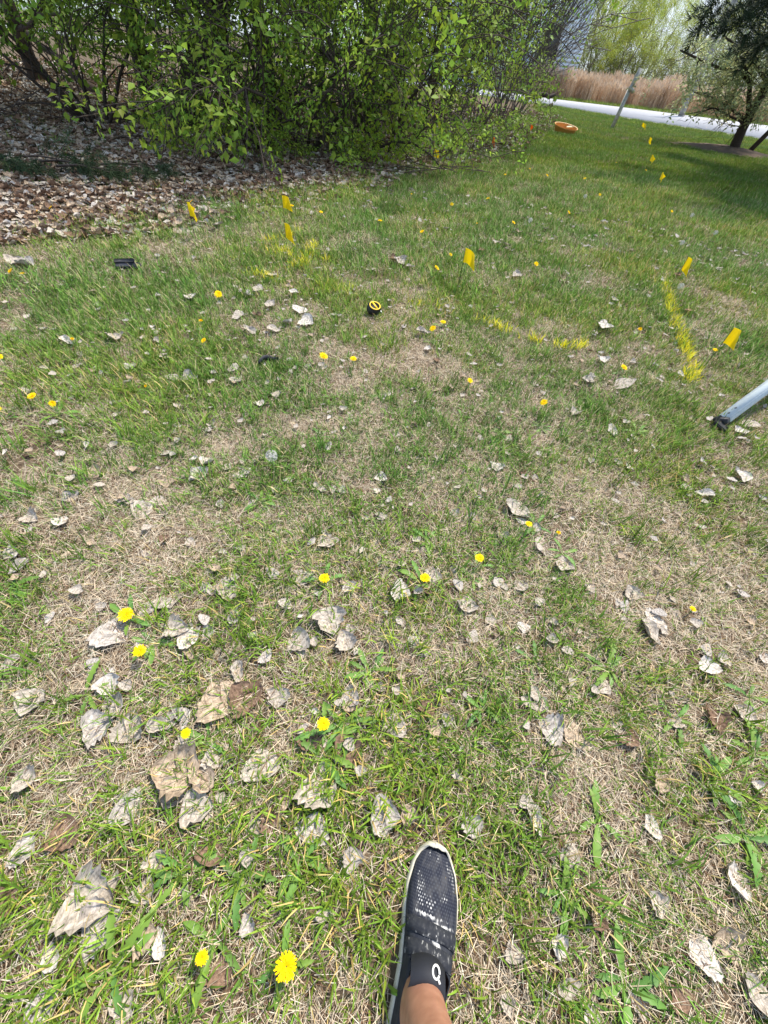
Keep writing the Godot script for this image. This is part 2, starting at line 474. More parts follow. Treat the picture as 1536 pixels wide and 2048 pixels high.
func scatter_leaves() -> void:
	var list := []
	for l in LEAVES:
		list.append([Vector3(l[0], 0, l[1]), l[2], l[3]])
	while list.size() < 245:
		var a := R.randf_range(-0.98, 0.98)
		var r := 0.25 + 5.2 * pow(R.randf(), 0.85)
		var p := Vector3(sin(a) * r, 0, -cos(a) * r + 0.1)
		if into_wood(p.x, p.z) > -0.2 or (p - Vector3(0.2, 0, 0.1)).length() < 0.25:
			continue
		list.append([p, R.randf_range(0.022, 0.045), [0, 1, 1, 4, 2, 3, 2][R.randi() % 7]])
	var plan := []
	for i in list.size():
		var w := where_label(list[i][0])
		var f := (i * 7 + 3) % 6
		plan.append([list[i][0], list[i][1], list[i][2], f, w[0], w[1], i])
	plan.sort_custom(func(a, b): return a[5] < b[5])
	var tally := {}
	for q in plan:
		var o := MeshInstance3D.new()
		o.name = numbered("fallen_leaf")
		o.mesh = leaf_meshes[(q[3] + (6 if q[6] % 2 else 0)) % 12]
		o.material_override = leaf_mats[q[2]]
		add_child(o)
		o.transform = lay_leaf(q[0] + Vector3(0, clampf(-q[0].z - 1.0, 0.0, 3.0) * 0.008, 0), q[1], R.randf() * TAU, q[3], q[6])
		var key: String = "%s %s dead leaf %s" % [TONES[q[2]], FORMS[q[3]], q[4]]
		var n: int = tally.get(key, 0)
		tally[key] = n + 1
		tag(o, (ORDINAL[mini(n, 9)] + "nearest " if n > 0 else "") + key, "leaf", "dead leaves scattered over the lawn")

func leaf_carpet() -> void:
	var holder := Node3D.new()
	holder.name = "leaf_litter"
	add_child(holder)
	tag(holder, "carpet of grey and brown dead leaves under the trees", "leaf litter", "", "stuff")
	var xf := []
	for k in 10:
		xf.append([])
	# the wood floor
	for i in 62000:
		var a := R.randf_range(-1.05, 0.35)
		var r := lerpf(4.2, 24.0, pow(R.randf(), 1.25))
		var x := sin(a) * r
		var z := -cos(a) * r
		var w := into_wood(x, z)
		if w < -0.9 or (w < 0.0 and R.randf() > pow(1.0 + w / 0.9, 2.0)):
			continue
		if z < edge_z(x, ROAD_NEAR):
			continue
		var k: int = [0, 1, 2, 3, 6, 7, 8, 3, 8, 2, 9, 6][R.randi() % 12]
		xf[k].append(lay_leaf(Vector3(x, -0.012 + R.randf() * 0.03, z), R.randf_range(0.045, 0.085) * (1.0 + r * 0.015), R.randf() * TAU, R.randi() % 6, R.randi() % 40))
	# small bits in the lawn
	for i in 2100:
		var a := R.randf_range(-1.0, 1.0)
		var r := 0.2 + 6.5 * pow(R.randf(), 0.75)
		var p := Vector3(sin(a) * r, R.randf_range(-0.008, 0.012) + 0.002 * r, -cos(a) * r + 0.2)
		if (p - Vector3(0.2, 0, 0.1)).length() < 0.22 or into_wood(p.x, p.z) > 0.0:
			continue
		var k: int = [0, 1, 2, 4, 6, 5, 1][R.randi() % 7]
		xf[k].append(lay_leaf(p, R.randf_range(0.012, 0.034) * (1.0 if r < 5.0 else 1.6), R.randf() * TAU, R.randi() % 6, R.randi() % 40))
	for k in 10:
		var m: StandardMaterial3D = leaf_mats[k % 5]
		var me: ArrayMesh = leaf_meshes[k].duplicate()
		me.surface_set_material(0, m)
		scatter("leaves", holder, me, xf[k], [])

# ---------------------------------------------------------------- trees
var sprays := {}

func spray_mesh(kind: String, m: Material) -> ArrayMesh:
	var st := begin()
	if kind == "needles":
		for i in 46:
			var a := R.randf() * TAU
			var t := R.randf()
			st.set_color(vary(Color(0.03, 0.055, 0.03), 0.3))
			var d := (Vector3(cos(a), sin(a), 0) * 0.75 + Vector3(0, 0, 0.8)).normalized()
			var s := d.cross(rdir()).normalized() * 0.0035
			var o := Vector3(0, 0, t * 0.22)
			tri(st, o - s, o + s, o + d * R.randf_range(0.09, 0.15))
		return finish(st, m)
	var p := {"maple": [11, 0.062, 0.036, 0.26], "small": [11, 0.046, 0.024, 0.22], "willow": [16, 0.10, 0.026, 0.42], "bud": [5, 0.035, 0.018, 0.2], "crab": [11, 0.075, 0.04, 0.24]}[kind] as Array
	for i in p[0]:
		var t: float = float(i) / float(p[0])
		var o := Vector3(R.randf_range(-0.3, 0.3) * p[3], -t * t * 0.05 + R.randf_range(-0.2, 0.2) * p[3], t * p[3])
		var a := R.randf_range(-1.5, 1.5) + (0.9 if i % 2 else -0.9)
		var d := Vector3(sin(a), R.randf_range(-0.75, 0.2), cos(a)).normalized()
		var s := d.cross(Vector3.UP + rdir() * 0.6).normalized()
		var nrm := s.cross(d)
		var l: float = p[1] * R.randf_range(0.7, 1.25)
		var w: float = p[2] * 0.5 * R.randf_range(0.8, 1.2)
		st.set_color(vary(Color(1, 1, 1), 0.3, 0.1))
		var m1 := o + d * l * 0.4
		var tip := o + d * l - nrm * l * 0.15
		tri(st, o, m1 + s * w + nrm * w * 0.25, m1)
		tri(st, m1, m1 + s * w + nrm * w * 0.25, tip)
		tri(st, o, m1, m1 - s * w + nrm * w * 0.25)
		tri(st, m1, tip, m1 - s * w + nrm * w * 0.25)
	return finish(st, m)

# recursive limb; wood goes to st, twig ends to tips
func limb(st: SurfaceTool, at: Vector3, dir: Vector3, length: float, rad: float, depth: int, droop: float, tips: Array, wild := 0.35, kids := 4, thin := 0.003) -> void:
	var pts := [at]
	var rads := [rad]
	var p := at
	var d := dir.normalized()
	var n := 5 if depth > 1 else 3
	for i in n:
		d = (d + rdir() * wild * 0.45 + Vector3(0, -droop, 0) * (float(i) / n)).normalized()
		p += d * length / n
		if p.y < 0.12:
			p.y = 0.12
		pts.append(p)
		rads.append(maxf(thin, rad * (1.0 - 0.75 * float(i + 1) / n)))
		if depth > 0:
			for k in (1 if i < 1 else kids / 2):
				if R.randf() < 0.8:
					var q := (d + rdir() * (0.5 if is_equal_approx(wild, 0.28) else 0.9)).normalized()
					limb(st, p, q, length * R.randf_range(0.4, 0.62), rads[i + 1] * 0.6, depth - 1, droop, tips, wild, kids, thin)
		if depth <= 1:
			tips.append([p, d])
	tube(st, pts, rads, 6 if depth > 1 else (4 if depth == 1 else 3), depth > 1)

func leafage(parent: Node, tips: Array, kind: String, per: int, spread: float, col: Color, by: float, size := 1.0, lowest := 0.15, keep := 1.0) -> void:
	var xf := []
	var cols := []
	for t in tips:
		if R.randf() > keep:
			continue
		for k in per:
			var p: Vector3 = t[0] + rdir() * spread * R.randf()
			if p.y < lowest:
				continue
			var d: Vector3 = (t[1] * 0.6 + rdir() * 0.8 + Vector3(0, -0.35, 0)).normalized()
			var b := Basis.looking_at(-d, Vector3.UP if absf(d.y) < 0.95 else Vector3.RIGHT)
			xf.append(Transform3D(b.scaled(Vector3.ONE * size * R.randf_range(0.7, 1.3)), p))
			cols.append(vary(col, by, 0.14))
	if xf.is_empty():
		return
	var o := scatter("foliage", parent, sprays[kind], xf, cols)
	o.set_meta("kind", "stuff")

func shrub(called: String, label: String, cat: String, at: Vector3, stems: int, height: float, lean: Vector3, bark: Material, kind: String, per: int, col: Color, group: String, opts := {}) -> Node3D:
	var t := thing(called, label, cat, at, group)
	var tips := []
	for s in stems:
		var st := begin()
		var a := TAU * s / stems + R.randf_range(-0.4, 0.4)
		var out: float = opts.get("out", 0.55)
		var d := Vector3(cos(a) * out, 1.0, sin(a) * out) + lean + rdir() * 0.15
		limb(st, Vector3(cos(a), 0, sin(a)) * R.randf_range(0.03, 0.2) + Vector3(0, -0.05, 0), d, height * R.randf_range(0.75, 1.1), opts.get("rad", 0.028) * R.randf_range(0.7, 1.3), opts.get("depth", 2), opts.get("droop", 0.12), tips, opts.get("wild", 0.4), opts.get("kids", 4), opts.get("thin", 0.003))
		part("stem", finish(st, bark), t)
	leafage(t, tips, kind, per, opts.get("spread", 0.2), col, 0.25, opts.get("size", 1.0), opts.get("lowest", 0.2), opts.get("keep", 1.0))
	return t

# ---------------------------------------------------------------- small things on the lawn
func flower_mesh() -> ArrayMesh:
	var st := begin()
	for ring in [[24, 1.0, 0.10, 0.0], [20, 0.82, 0.28, 0.5], [16, 0.6, 0.55, 0.2], [12, 0.36, 0.85, 0.7]]:
		for i in ring[0]:
			var a: float = TAU * (i + ring[3]) / ring[0] + R.randf_range(-0.1, 0.1)
			var l: float = ring[1] * R.randf_range(0.85, 1.1)
			var d := Vector3(cos(a), ring[2] * R.randf_range(0.6, 1.3), sin(a)).normalized()
			var s := Vector3(-sin(a), 0, cos(a)) * 0.085
			var o := Vector3(0, 0.12, 0) + d * 0.08
			st.set_color(vary(Color(0.93, 0.68 - 0.14 * ring[2], 0.008), 0.08, 0.04))
			quad(st, o - s * 0.5, o + s * 0.5, o + d * l * 0.92 + s, o + d * l * 0.92 - s)
			tri(st, o + d * l * 0.92 - s, o + d * l * 0.92 + s, o + d * l)
	return finish(st, vmat(0.7, 0.3, 0.2))

func puff_mesh() -> ArrayMesh:
	var st := begin()
	for i in 110:
		var d := rdir()
		var s := d.cross(rdir()).normalized()
		var q := d.cross(s)
		st.set_color(Color(0.7, 0.69, 0.66) * R.randf_range(0.85, 1.0))
		tri(st, d * 0.15 - s * 0.012, d * 0.15 + s * 0.012, d * 0.9)
		for k in 3:
			var e := s.rotated(d, TAU * k / 3.0)
			tri(st, d * 0.85, d * 1.0 + e * 0.24, d * 0.97 + e.rotated(d, 0.5) * 0.2)
	return finish(st, vmat(0.9, 0.4, 0.1))

func weed_leaf(sd: int, m: Material) -> ArrayMesh:
	R.seed = 900 + sd
	var st := begin()
	var n := 12
	var prev := []
	var g := vary(Color(0.125, 0.235, 0.04), 0.2, 0.15)
	for i in n + 1:
		var t := float(i) / n
		var lobe := 1.0 if i % 2 else (0.5 if sd % 3 else 0.8)
		var w := 0.16 * pow(t, 0.7) * (1.0 - pow(t, 5.0)) * lobe + 0.012
		if i == n:
			w = 0.0
		var y := 0.35 * sin(t * 2.4) * (0.35 + 0.15 * (sd % 3)) + 0.02
		var c := Vector3(0.06 * sin(t * 3.0 + sd), y, t)
		var back := -0.05 if i % 2 else 0.0
		var cur := [c + Vector3(-w, w * 0.35, back), c, c + Vector3(w, w * 0.35, back)]
		if i > 0:
			st.set_color(g)
			quad(st, prev[0], cur[0], cur[1], prev[1])
			quad(st, prev[1], cur[1], cur[2], prev[2])
		prev = cur
	return finish(st, m)

const DANDELIONS := [[-0.081, 0.2, 0.018], [-0.699, -0.421, 0.019], [-0.592, -0.314, 0.015], [-0.078, -0.193, 0.014], [0.343, -0.747, 0.014], [-0.17, -0.618, 0.015], [0.148, -0.653, 0.015], [-0.224, 0.182, 0.01], [-0.391, -0.14, 0.01], [0.625, -0.906, 0.011], [0.537, -0.927, 0.012], [1.048, -0.662, 0.01], [0.729, -1.74, 0.018], [1.303, -2.218, 0.022], [0.35, -1.855, 0.016], [-0.439, -1.947, 0.022], [-0.268, -1.924, 0.017], [-1.084, -1.947, 0.02], [-1.163, -2.151, 0.018], [-1.208, -2.517, 0.022], [-1.712, -1.809, 0.022], [-1.549, -1.301, 0.02], [-1.448, -1.259, 0.016], [-1.63, -1.193, 0.019], [-1.885, -1.558, 0.017], [-2.51, -2.476, 0.022], [-2.474, -2.506, 0.016], [0.172, -2.384, 0.019], [0.233, -2.554, 0.02], [0.174, -3.461, 0.022], [0.29, -3.915, 0.018], [2.01, -2.607, 0.017], [-2.189, -4.442, 0.022], [-1.292, -4.702, 0.022], [-0.97, -4.661, 0.022], [-0.39, -4.645, 0.022], [-0.128, -5.901, 0.022], [2.561, -8.406, 0.022], [0.802, -6.228, 0.022], [0.592, -4.985, 0.022], [1.018, -5.171, 0.022], [1.786, -5.941, 0.022], [1.947, -8.316, 0.022], [3.327, -6.733, 0.022], [2.536, -7.367, 0.022], [-3.149, -3.811, 0.018], [-3.17, -3.702, 0.017], [1.751, -8.833, 0.022], [3.746, -10.669, 0.022], [4.174, -10.156, 0.022], [1.241, -8.081, 0.022], [0.359, -5.726, 0.022], [0.019, -4.394, 0.02], [1.042, -3.89, 0.022], [1.593, -2.803, 0.018], [-1.184, -1.505, 0.012]]
const PUFFS := [[-0.448, -1.048, 0.022], [2.665, -4.865, 0.022], [2.314, -3.934, 0.022], [2.107, -3.53, 0.022], [3.355, -6.248, 0.022], [3.29, -5.473, 0.022], [2.102, -6.612, 0.022], [1.136, -5.019, 0.022]]
const WEEDS := [[1.202, -1.652, 0.07], [0.713, -1.596, 0.063], [-0.323, -1.322, 0.063], [0.162, -0.83, 0.063], [0.016, -0.353, 0.07], [0.714, -0.443, 0.084], [-0.033, -0.214, 0.077], [-0.072, -0.143, 0.084], [-0.318, 0.09, 0.07], [-0.197, 0.087, 0.07], [-0.387, 0.227, 0.091], [-0.701, -0.211, 0.077], [-1.083, -0.449, 0.084], [1.055, -0.261, 0.084], [0.588, -0.079, 0.084], [0.573, 0.169, 0.084], [0.939, -0.085, 0.091], [0.66, -0.849, 0.07], [0.577, -0.964, 0.07], [0.32, -0.696, 0.063], [-0.089, -1.683, 0.056], [0.863, -0.324, 0.07], [0.327, -0.29, 0.063], [0.506, -1.517, 0.056], [-0.335, -1.631, 0.049], [-0.468, -0.91, 0.063], [-0.906, -0.839, 0.063], [0.316, -1.598, 0.056], [2.008, -3.372, 0.049], [0.155, -2.326, 0.049], [1.116, -0.405, 0.07], [-0.601, -0.356, 0.063], [-0.361, -0.145, 0.063], [0.486, -0.43, 0.063], [-0.088, 0.053, 0.07], [0.915, -0.191, 0.077], [0.196, 0.147, 0.063], [0.476, 0.058, 0.063]]
var weed_leaves := []
var head_mesh: ArrayMesh

func rosette(t: Node3D, n: int, length: float) -> void:
	for i in n:
		var o := part("leaf", weed_leaves[R.randi() % weed_leaves.size()], t)
		var l := length * R.randf_range(0.65, 1.15)
		o.transform = Transform3D(Basis(Vector3.UP, TAU * i / n + R.randf_range(-0.5, 0.5)) * Basis.from_scale(Vector3(l * 0.95, l * 0.9, l)), Vector3(0, 0.012, 0))

func unique_label(base: String) -> String:
	var n: int = labels.get(base, 0)
	labels[base] = n + 1
	return base if n == 0 else ORDINAL[mini(n, 9)] + "nearest " + base

func plant_dandelions() -> void:
	head_mesh = flower_mesh()
	var lm := vmat(0.55, 0.4, 0.4)
	for k in 6:
		weed_leaves.append(weed_leaf(k, lm))
	R.seed = 55
	var stalk := mat(Color(0.2, 0.3, 0.1), 0.6)
	for d in DANDELIONS:
		var p := Vector3(d[0], 0, d[1])
		var near: bool = p.length() < 4.2
		var t := thing("dandelion", unique_label("yellow dandelion flower " + str(where_label(p)[0])), "dandelion", p, "dandelions in flower on the lawn")
		var h: float = 0.045 + 0.03 * R.randf()
		var off := Vector3(R.randf_range(-0.015, 0.015), h, R.randf_range(-0.01, 0.015))
		var st := begin()
		tube(st, [Vector3.ZERO, off * 0.5 + Vector3(0.004, 0, 0), off], [0.0022, 0.002, 0.0024], 5)
		part("stem", finish(st, stalk), t)
		var f := part("flower_head", head_mesh, t)
		var shut := 1.0 if p.length() < 0.9 or R.randf() < 0.72 else R.randf_range(0.5, 0.8)
		var rad: float = d[2] * (1.08 if p.length() < 0.9 else R.randf_range(0.8, 1.08))
		f.transform = Transform3D(Basis(Vector3(R.randf_range(0.2, 1.0), 0, R.randf_range(-1, 1)).normalized(), R.randf_range(0.0, 0.2 if p.length() < 1.2 else 0.75)) * Basis(Vector3.UP, R.randf() * TAU) * Basis.from_scale(Vector3(rad * shut, rad * (0.8 if shut > 0.9 else 1.5), rad * shut)), off)
		if near and R.randf() < 0.6:
			rosette(t, 4, R.randf_range(0.05, 0.085))
	var pm := puff_mesh()
	for d in PUFFS:
		var p := Vector3(d[0], 0, d[1])
		var t := thing("dandelion_clock", unique_label("round white dandelion seed head " + str(where_label(p)[0])), "dandelion", p, "dandelion seed heads on the lawn")
		var st := begin()
		tube(st, [Vector3.ZERO, Vector3(0.006, 0.06, 0), Vector3(0.004, 0.12, 0)], [0.0022, 0.002, 0.002], 5)
		part("stem", finish(st, stalk), t)
		var f := part("seed_head", pm, t)
		f.transform = Transform3D(Basis().scaled(Vector3.ONE * d[2]), Vector3(0.004, 0.12 + d[2] * 0.4, 0))
	for d in WEEDS:
		var p := Vector3(d[0], 0, d[1])
		var t := thing("broadleaf_weed", unique_label("low toothed green weed " + str(where_label(p)[0])), "weed", p, "broad leaved weeds in the lawn")
		rosette(t, 5 + R.randi() % 4, d[2])

func flag_mesh(sd: int) -> ArrayMesh:
	R.seed = 300 + sd
	var st := begin()
	st.set_smooth_group(0)
	var nx := 8
	var ny := 5
	var ph := R.randf() * TAU
	var sag := R.randf_range(0.35, 1.0)
	for side in 2:
		var g := []
		for i in nx + 1:
			var row := []
			for j in ny + 1:
				var u := float(i) / nx
				var v := float(j) / ny
				var x := u * 0.11 * (1.0 - 0.25 * sag)
				var y := (v - 1.0) * 0.088 - sag * 0.07 * u * u + 0.004 * sin(v * 5.0 + ph)
				var z := 0.028 * sin(u * 5.5 + v * 2.6 + ph) * u + (0.0006 if side else 0.0)
				row.append(Vector3(x, y, z))
			g.append(row)
		for i in nx:
			for j in ny:
				if side == 0:
					quad(st, g[i][j], g[i + 1][j], g[i + 1][j + 1], g[i][j + 1])
				else:
					quad(st, g[i][j], g[i][j + 1], g[i + 1][j + 1], g[i + 1][j])
	st.generate_normals()
	return st.commit()

const FLAGS := [[1.867, -2.415, 0.27, 0.15, 0, "yellow flag nearest the metal trestle leg"], [2.133, -3.698, 0.28, 0.5, 0, "yellow flag beyond the long yellow paint stripe"], [0.347, -3.233, 0.28, 0.3, 0, "yellow flag standing alone in the middle of the lawn"], [-0.979, -3.338, 0.27, 1.35, 0, "yellow flag standing in the sprayed paint cluster"], [-1.2, -4.099, 0.27, 1.2, 0, "narrow yellow flag beyond the paint cluster by the leaf litter"], [-1.805, -3.583, 0.27, 1.4, 0, "yellow flag at the very edge of the leaf litter"], [0.087, -7.794, 0.27, 0.9, 0, "yellow flag standing against the foot of the shrubs"], [3.681, -8.323, 0.27, 0.5, 0, "yellow flag in the tree shade on the far lawn"], [4.29, -10.475, 0.27, 0.2, 0, "second yellow flag towards the road"], [5.555, -14.171, 0.27, 0.4, 0, "third yellow flag towards the road"], [7.155, -19.386, 0.27, 0.2, 0, "farthest yellow flag, left of two by the road"], [7.043, -18.812, 0.27, 0.6, 0, "farthest yellow flag, right of two by the road"], [1.2, -10.399, 0.25, 0.9, 1, "orange flag half hidden under the bare shrub"], [2.498, -14.061, 0.25, 0.9, 1, "small orange flag in weeds near the fallen logs"]]

func plant_flags() -> void:
	var ym := mat(Color(0.97, 0.78, 0.015), 0.5)
	ym.cull_mode = BaseMaterial3D.CULL_DISABLED
	ym.backlight_enabled = true
	ym.backlight = Color(0.98, 0.92, 0.06)
	var om := ym.duplicate() as StandardMaterial3D
	om.albedo_color = Color(0.9, 0.3, 0.02).linear_to_srgb()
	om.backlight = Color(0.95, 0.5, 0.06)
	var wire := mat(Color(0.05, 0.05, 0.05), 0.45, 0.8)
	var k := 0
	for f in FLAGS:
		var t := thing("marker_flag", f[5], "marker flag", Vector3(f[0], 0, f[1]), "survey flags on thin wires across the lawn")
		var h: float = f[2]
		var st := begin()
		tube(st, [Vector3(0, -0.05, 0), Vector3(0.002, h * 0.5, 0.001), Vector3(0, h, 0)], [0.0016, 0.0016, 0.0016], 5)
		part("wire", finish(st, wire), t)
		var o := part("flag", flag_mesh(k), t, om if f[4] > 0 else ym)
		o.position = Vector3(0, h, 0)
		o.rotation.y = f[3]
		k += 1

const PAINT := [["long yellow spray paint stripe on the right of the lawn", 0.06, [[2.198, -3.925], [2.072, -3.508], [1.974, -3.155], [1.921, -2.897], [1.86, -2.664]], 3600, -0.35, 0.12], ["forked end of the yellow paint stripe near the trestle", 0.07, [[1.86, -2.664], [1.83, -2.492], [1.762, -2.325], [1.673, -2.193]], 3000, -0.2, 0.15], ["broken yellow paint line running across the middle lawn", 0.06, [[0.449, -2.712], [0.563, -2.66], [0.673, -2.602], [0.766, -2.555], [0.87, -2.5]], 3000, -0.15, 0.12], ["short yellow paint dashes at the line end", 0.05, [[0.93, -2.475], [1.042, -2.477], [1.185, -2.54]], 2600, 0.05, 0.1], ["faint yellow paint patch right of the tape measure", 0.1, [[-0.035, -2.873], [0.142, -2.841], [0.299, -2.82]], 900, 0.1, 0.4], ["yellow-green painted tuft above the tape measure", 0.14, [[-0.642, -2.909], [-0.472, -2.963], [-0.345, -2.956]], 1500, -0.1, 0.8], ["yellow paint arc left of the paint cluster", 0.06, [[-1.306, -3.029], [-1.176, -3.023], [-1.022, -2.995], [-0.917, -2.942]], 2600, 0, 0.12], ["yellow paint blotches under the middle flag", 0.1, [[-1.125, -3.427], [-1.079, -3.632], [-0.965, -3.426], [-0.931, -3.211]], 2200, -0.05, 0.3], ["upright yellow paint dash right of the middle flag", 0.07, [[-0.882, -3.844], [-0.869, -3.584], [-0.855, -3.293]], 2600, -0.1, 0.25], ["faint yellow paint line beyond the middle flag", 0.06, [[-1.383, -3.541], [-1.282, -3.755], [-1.128, -3.991], [-1.101, -4.256]], 1500, 0.05, 0.15], ["small yellow paint speckle right of the cluster", 0.07, [[-0.731, -3.511], [-0.629, -3.488]], 1700, 0, 0.2], ["tiny yellow paint speckle on the left lawn", 0.06, [[-1.398, -3.302], [-1.304, -3.302]], 1800, 0, 0.15]]

func spray_paint() -> void:
	var k := 0
	var m := vmat(0.6, 0.15, 0.3)
	for s in PAINT:
		R.seed = 700 + k
		k += 1
		var st := begin()
		var pts: Array = s[2]
		var total := 0.0
		for i in pts.size() - 1:
			total += Vector2(pts[i][0], pts[i][1]).distance_to(Vector2(pts[i + 1][0], pts[i + 1][1]))
		var c0 := Vector3(pts[0][0], 0, pts[0][1])
		for i in pts.size() - 1:
			var a := Vector3(pts[i][0], 0, pts[i][1]) - c0
			var b := Vector3(pts[i + 1][0], 0, pts[i + 1][1]) - c0
			var across := (b - a).cross(Vector3.UP).normalized()
			for q in int(a.distance_to(b) * s[1] * s[3] * 2.6):
				var t := R.randf()
				var p: Vector3 = a.lerp(b, t) + across * R.randfn(0.0, 0.36) * s[1]
				if fine.get_noise_2d((p.x + c0.x) * 2.0, (p.z + c0.z) * 2.0) < s[4]:
					continue
				var c := vary(Color(0.92, 0.80, 0.03), 0.14, 0.06)
				if R.randf() < s[5]:
					c = vary(Color(0.5, 0.62, 0.06), 0.2, 0.1)
				blade(st, p, R.randf() * TAU, R.randf_range(0.035, 0.085), R.randf_range(0.003, 0.006), R.randf_range(0.1, 0.8), R.randf_range(0.2, 0.9), c, 3)
		var o := part(numbered("paint_mark"), finish(st, m), self)
		o.position = c0 + Vector3(0, 0.006, 0)
		tag(o, s[0], "paint mark", "yellow utility paint sprayed on the grass")

func rounded(w: float, h: float, r: float, n := 5) -> Array:
	var out := []
	for c in [[1, 1, 0.0], [-1, 1, 0.5], [-1, -1, 1.0], [1, -1, 1.5]]:
		for i in n + 1:
			var a: float = PI * (c[2] + 0.5 * i / n)
			out.append(Vector2(c[0] * (w * 0.5 - r) + cos(a) * r, c[1] * (h * 0.5 - r) + sin(a) * r))
	return out

# a slab with rounded outline and bevelled rims, lying in xz, from y0 to y1
func slab(st: SurfaceTool, outline: Array, y0: float, y1: float, bev: float) -> void:
	var rings := []
	var c := Vector2.ZERO
	for p in outline:
		c += p / outline.size()
	for q in [[y0, bev], [y0 + bev, 0.0], [y1 - bev, 0.0], [y1, bev]]:
		var ring := []
		for p in outline:
			var v: Vector2 = p - (p - c).normalized() * q[1]
			ring.append(Vector3(v.x, q[0], v.y))
		rings.append(ring)
	skin(st, rings, true)
	for i in outline.size():
		var n := (i + 1) % outline.size()
		tri(st, Vector3(c.x, y1, c.y), rings[3][i], rings[3][n])
		tri(st, Vector3(c.x, y0, c.y), rings[0][n], rings[0][i])

func tape_measure(at: Vector3) -> void:
	var t := thing("tape_measure", "black and yellow tape measure lying in the grass", "tape measure", at)
	t.rotation = Vector3(0.42, 0.5, -0.1)
	var st := begin()
	slab(st, rounded(0.088, 0.076, 0.03), 0.0, 0.05, 0.009)
	part("case", finish(st, mat(Color(0.012, 0.013, 0.018), 0.5)), t)
	st = begin()
	var rings := []
	for q in [[0.036, 0.0495], [0.036, 0.0525], [0.029, 0.0525], [0.029, 0.0495]]:
		var ring := []
		for i in 28:
			var a := TAU * i / 28
			ring.append(Vector3(cos(a) * q[0] * 1.08, q[1], sin(a) * q[0] * 0.95))
		rings.append(ring)
	skin(st, rings, true)
	var yel := mat(Color(0.9, 0.58, 0.02), 0.4)
	var face := part("yellow_ring", finish(st, yel), t)
	st = begin()
	box(st, Transform3D(Basis(Vector3.UP, 0.3), Vector3(0, 0.0512, 0)), Vector3(0.012, 0.003, 0.054))
	part("yellow_bar", finish(st, yel), face)
	st = begin()
	box(st, Transform3D(Basis(), Vector3(0.048, 0.012, 0.02)), Vector3(0.008, 0.02, 0.022))
	part("hook", finish(st, mat(Color(0.6, 0.6, 0.6), 0.35, 0.9)), t)

func black_case(at: Vector3) -> void:
	var t := thing("black_case", "small black fabric case lying on the lawn at left", "case", at)
	t.rotation = Vector3(0.5, 0.2, 0.08)
	var cloth := mat(Color(0.016, 0.02, 0.035), 0.8)
	var st := begin()
	slab(st, rounded(0.135, 0.062, 0.014), 0.0, 0.04, 0.01)
	part("pouch", finish(st, cloth), t)
	st = begin()
	slab(st, rounded(0.138, 0.03, 0.008), 0.038, 0.046, 0.003)
	var f := part("flap", finish(st, mat(Color(0.01, 0.012, 0.02), 0.7)), t)
	f.position = Vector3(0, 0, -0.018)
	st = begin()
	var pts := []
	var rads := []
	for i in 9:
		var a := PI * i / 8.0
		pts.append(Vector3(0.065 + 0.035 * sin(a), 0.02, 0.022 * cos(a)))
		rads.append(0.004)
	tube(st, pts, rads, 6)
	part("loop", finish(st, cloth), t)

func black_strap(at: Vector3) -> void:
	var st := begin()
	var rings := []
	for i in 13:
		var a := lerpf(0.15, 1.75, i / 12.0)
		var c := Vector3(0.05 - cos(a) * 0.05, 0.012 + 0.012 * sin(i * 0.5), -sin(a) * 0.11 + 0.03)
		var o := Vector3(-cos(a), 0, -sin(a))
		rings.append([c + o * 0.002 + Vector3(0, 0.016, 0), c - o * 0.002 + Vector3(0, 0.016, 0), c - o * 0.008 - Vector3(0, 0.01, 0), c + o * 0.008 - Vector3(0, 0.01, 0)])
	skin(st, rings, true)
	for e in [0, 12]:
		quad(st, rings[e][0], rings[e][1], rings[e][2], rings[e][3])
	var o2 := part(numbered("black_strap"), finish(st, mat(Color(0.014, 0.016, 0.024), 0.6)), self)
	o2.position = at
	o2.rotation.y = -0.25
	tag(o2, "curved black strap piece lying in the grass", "strap")

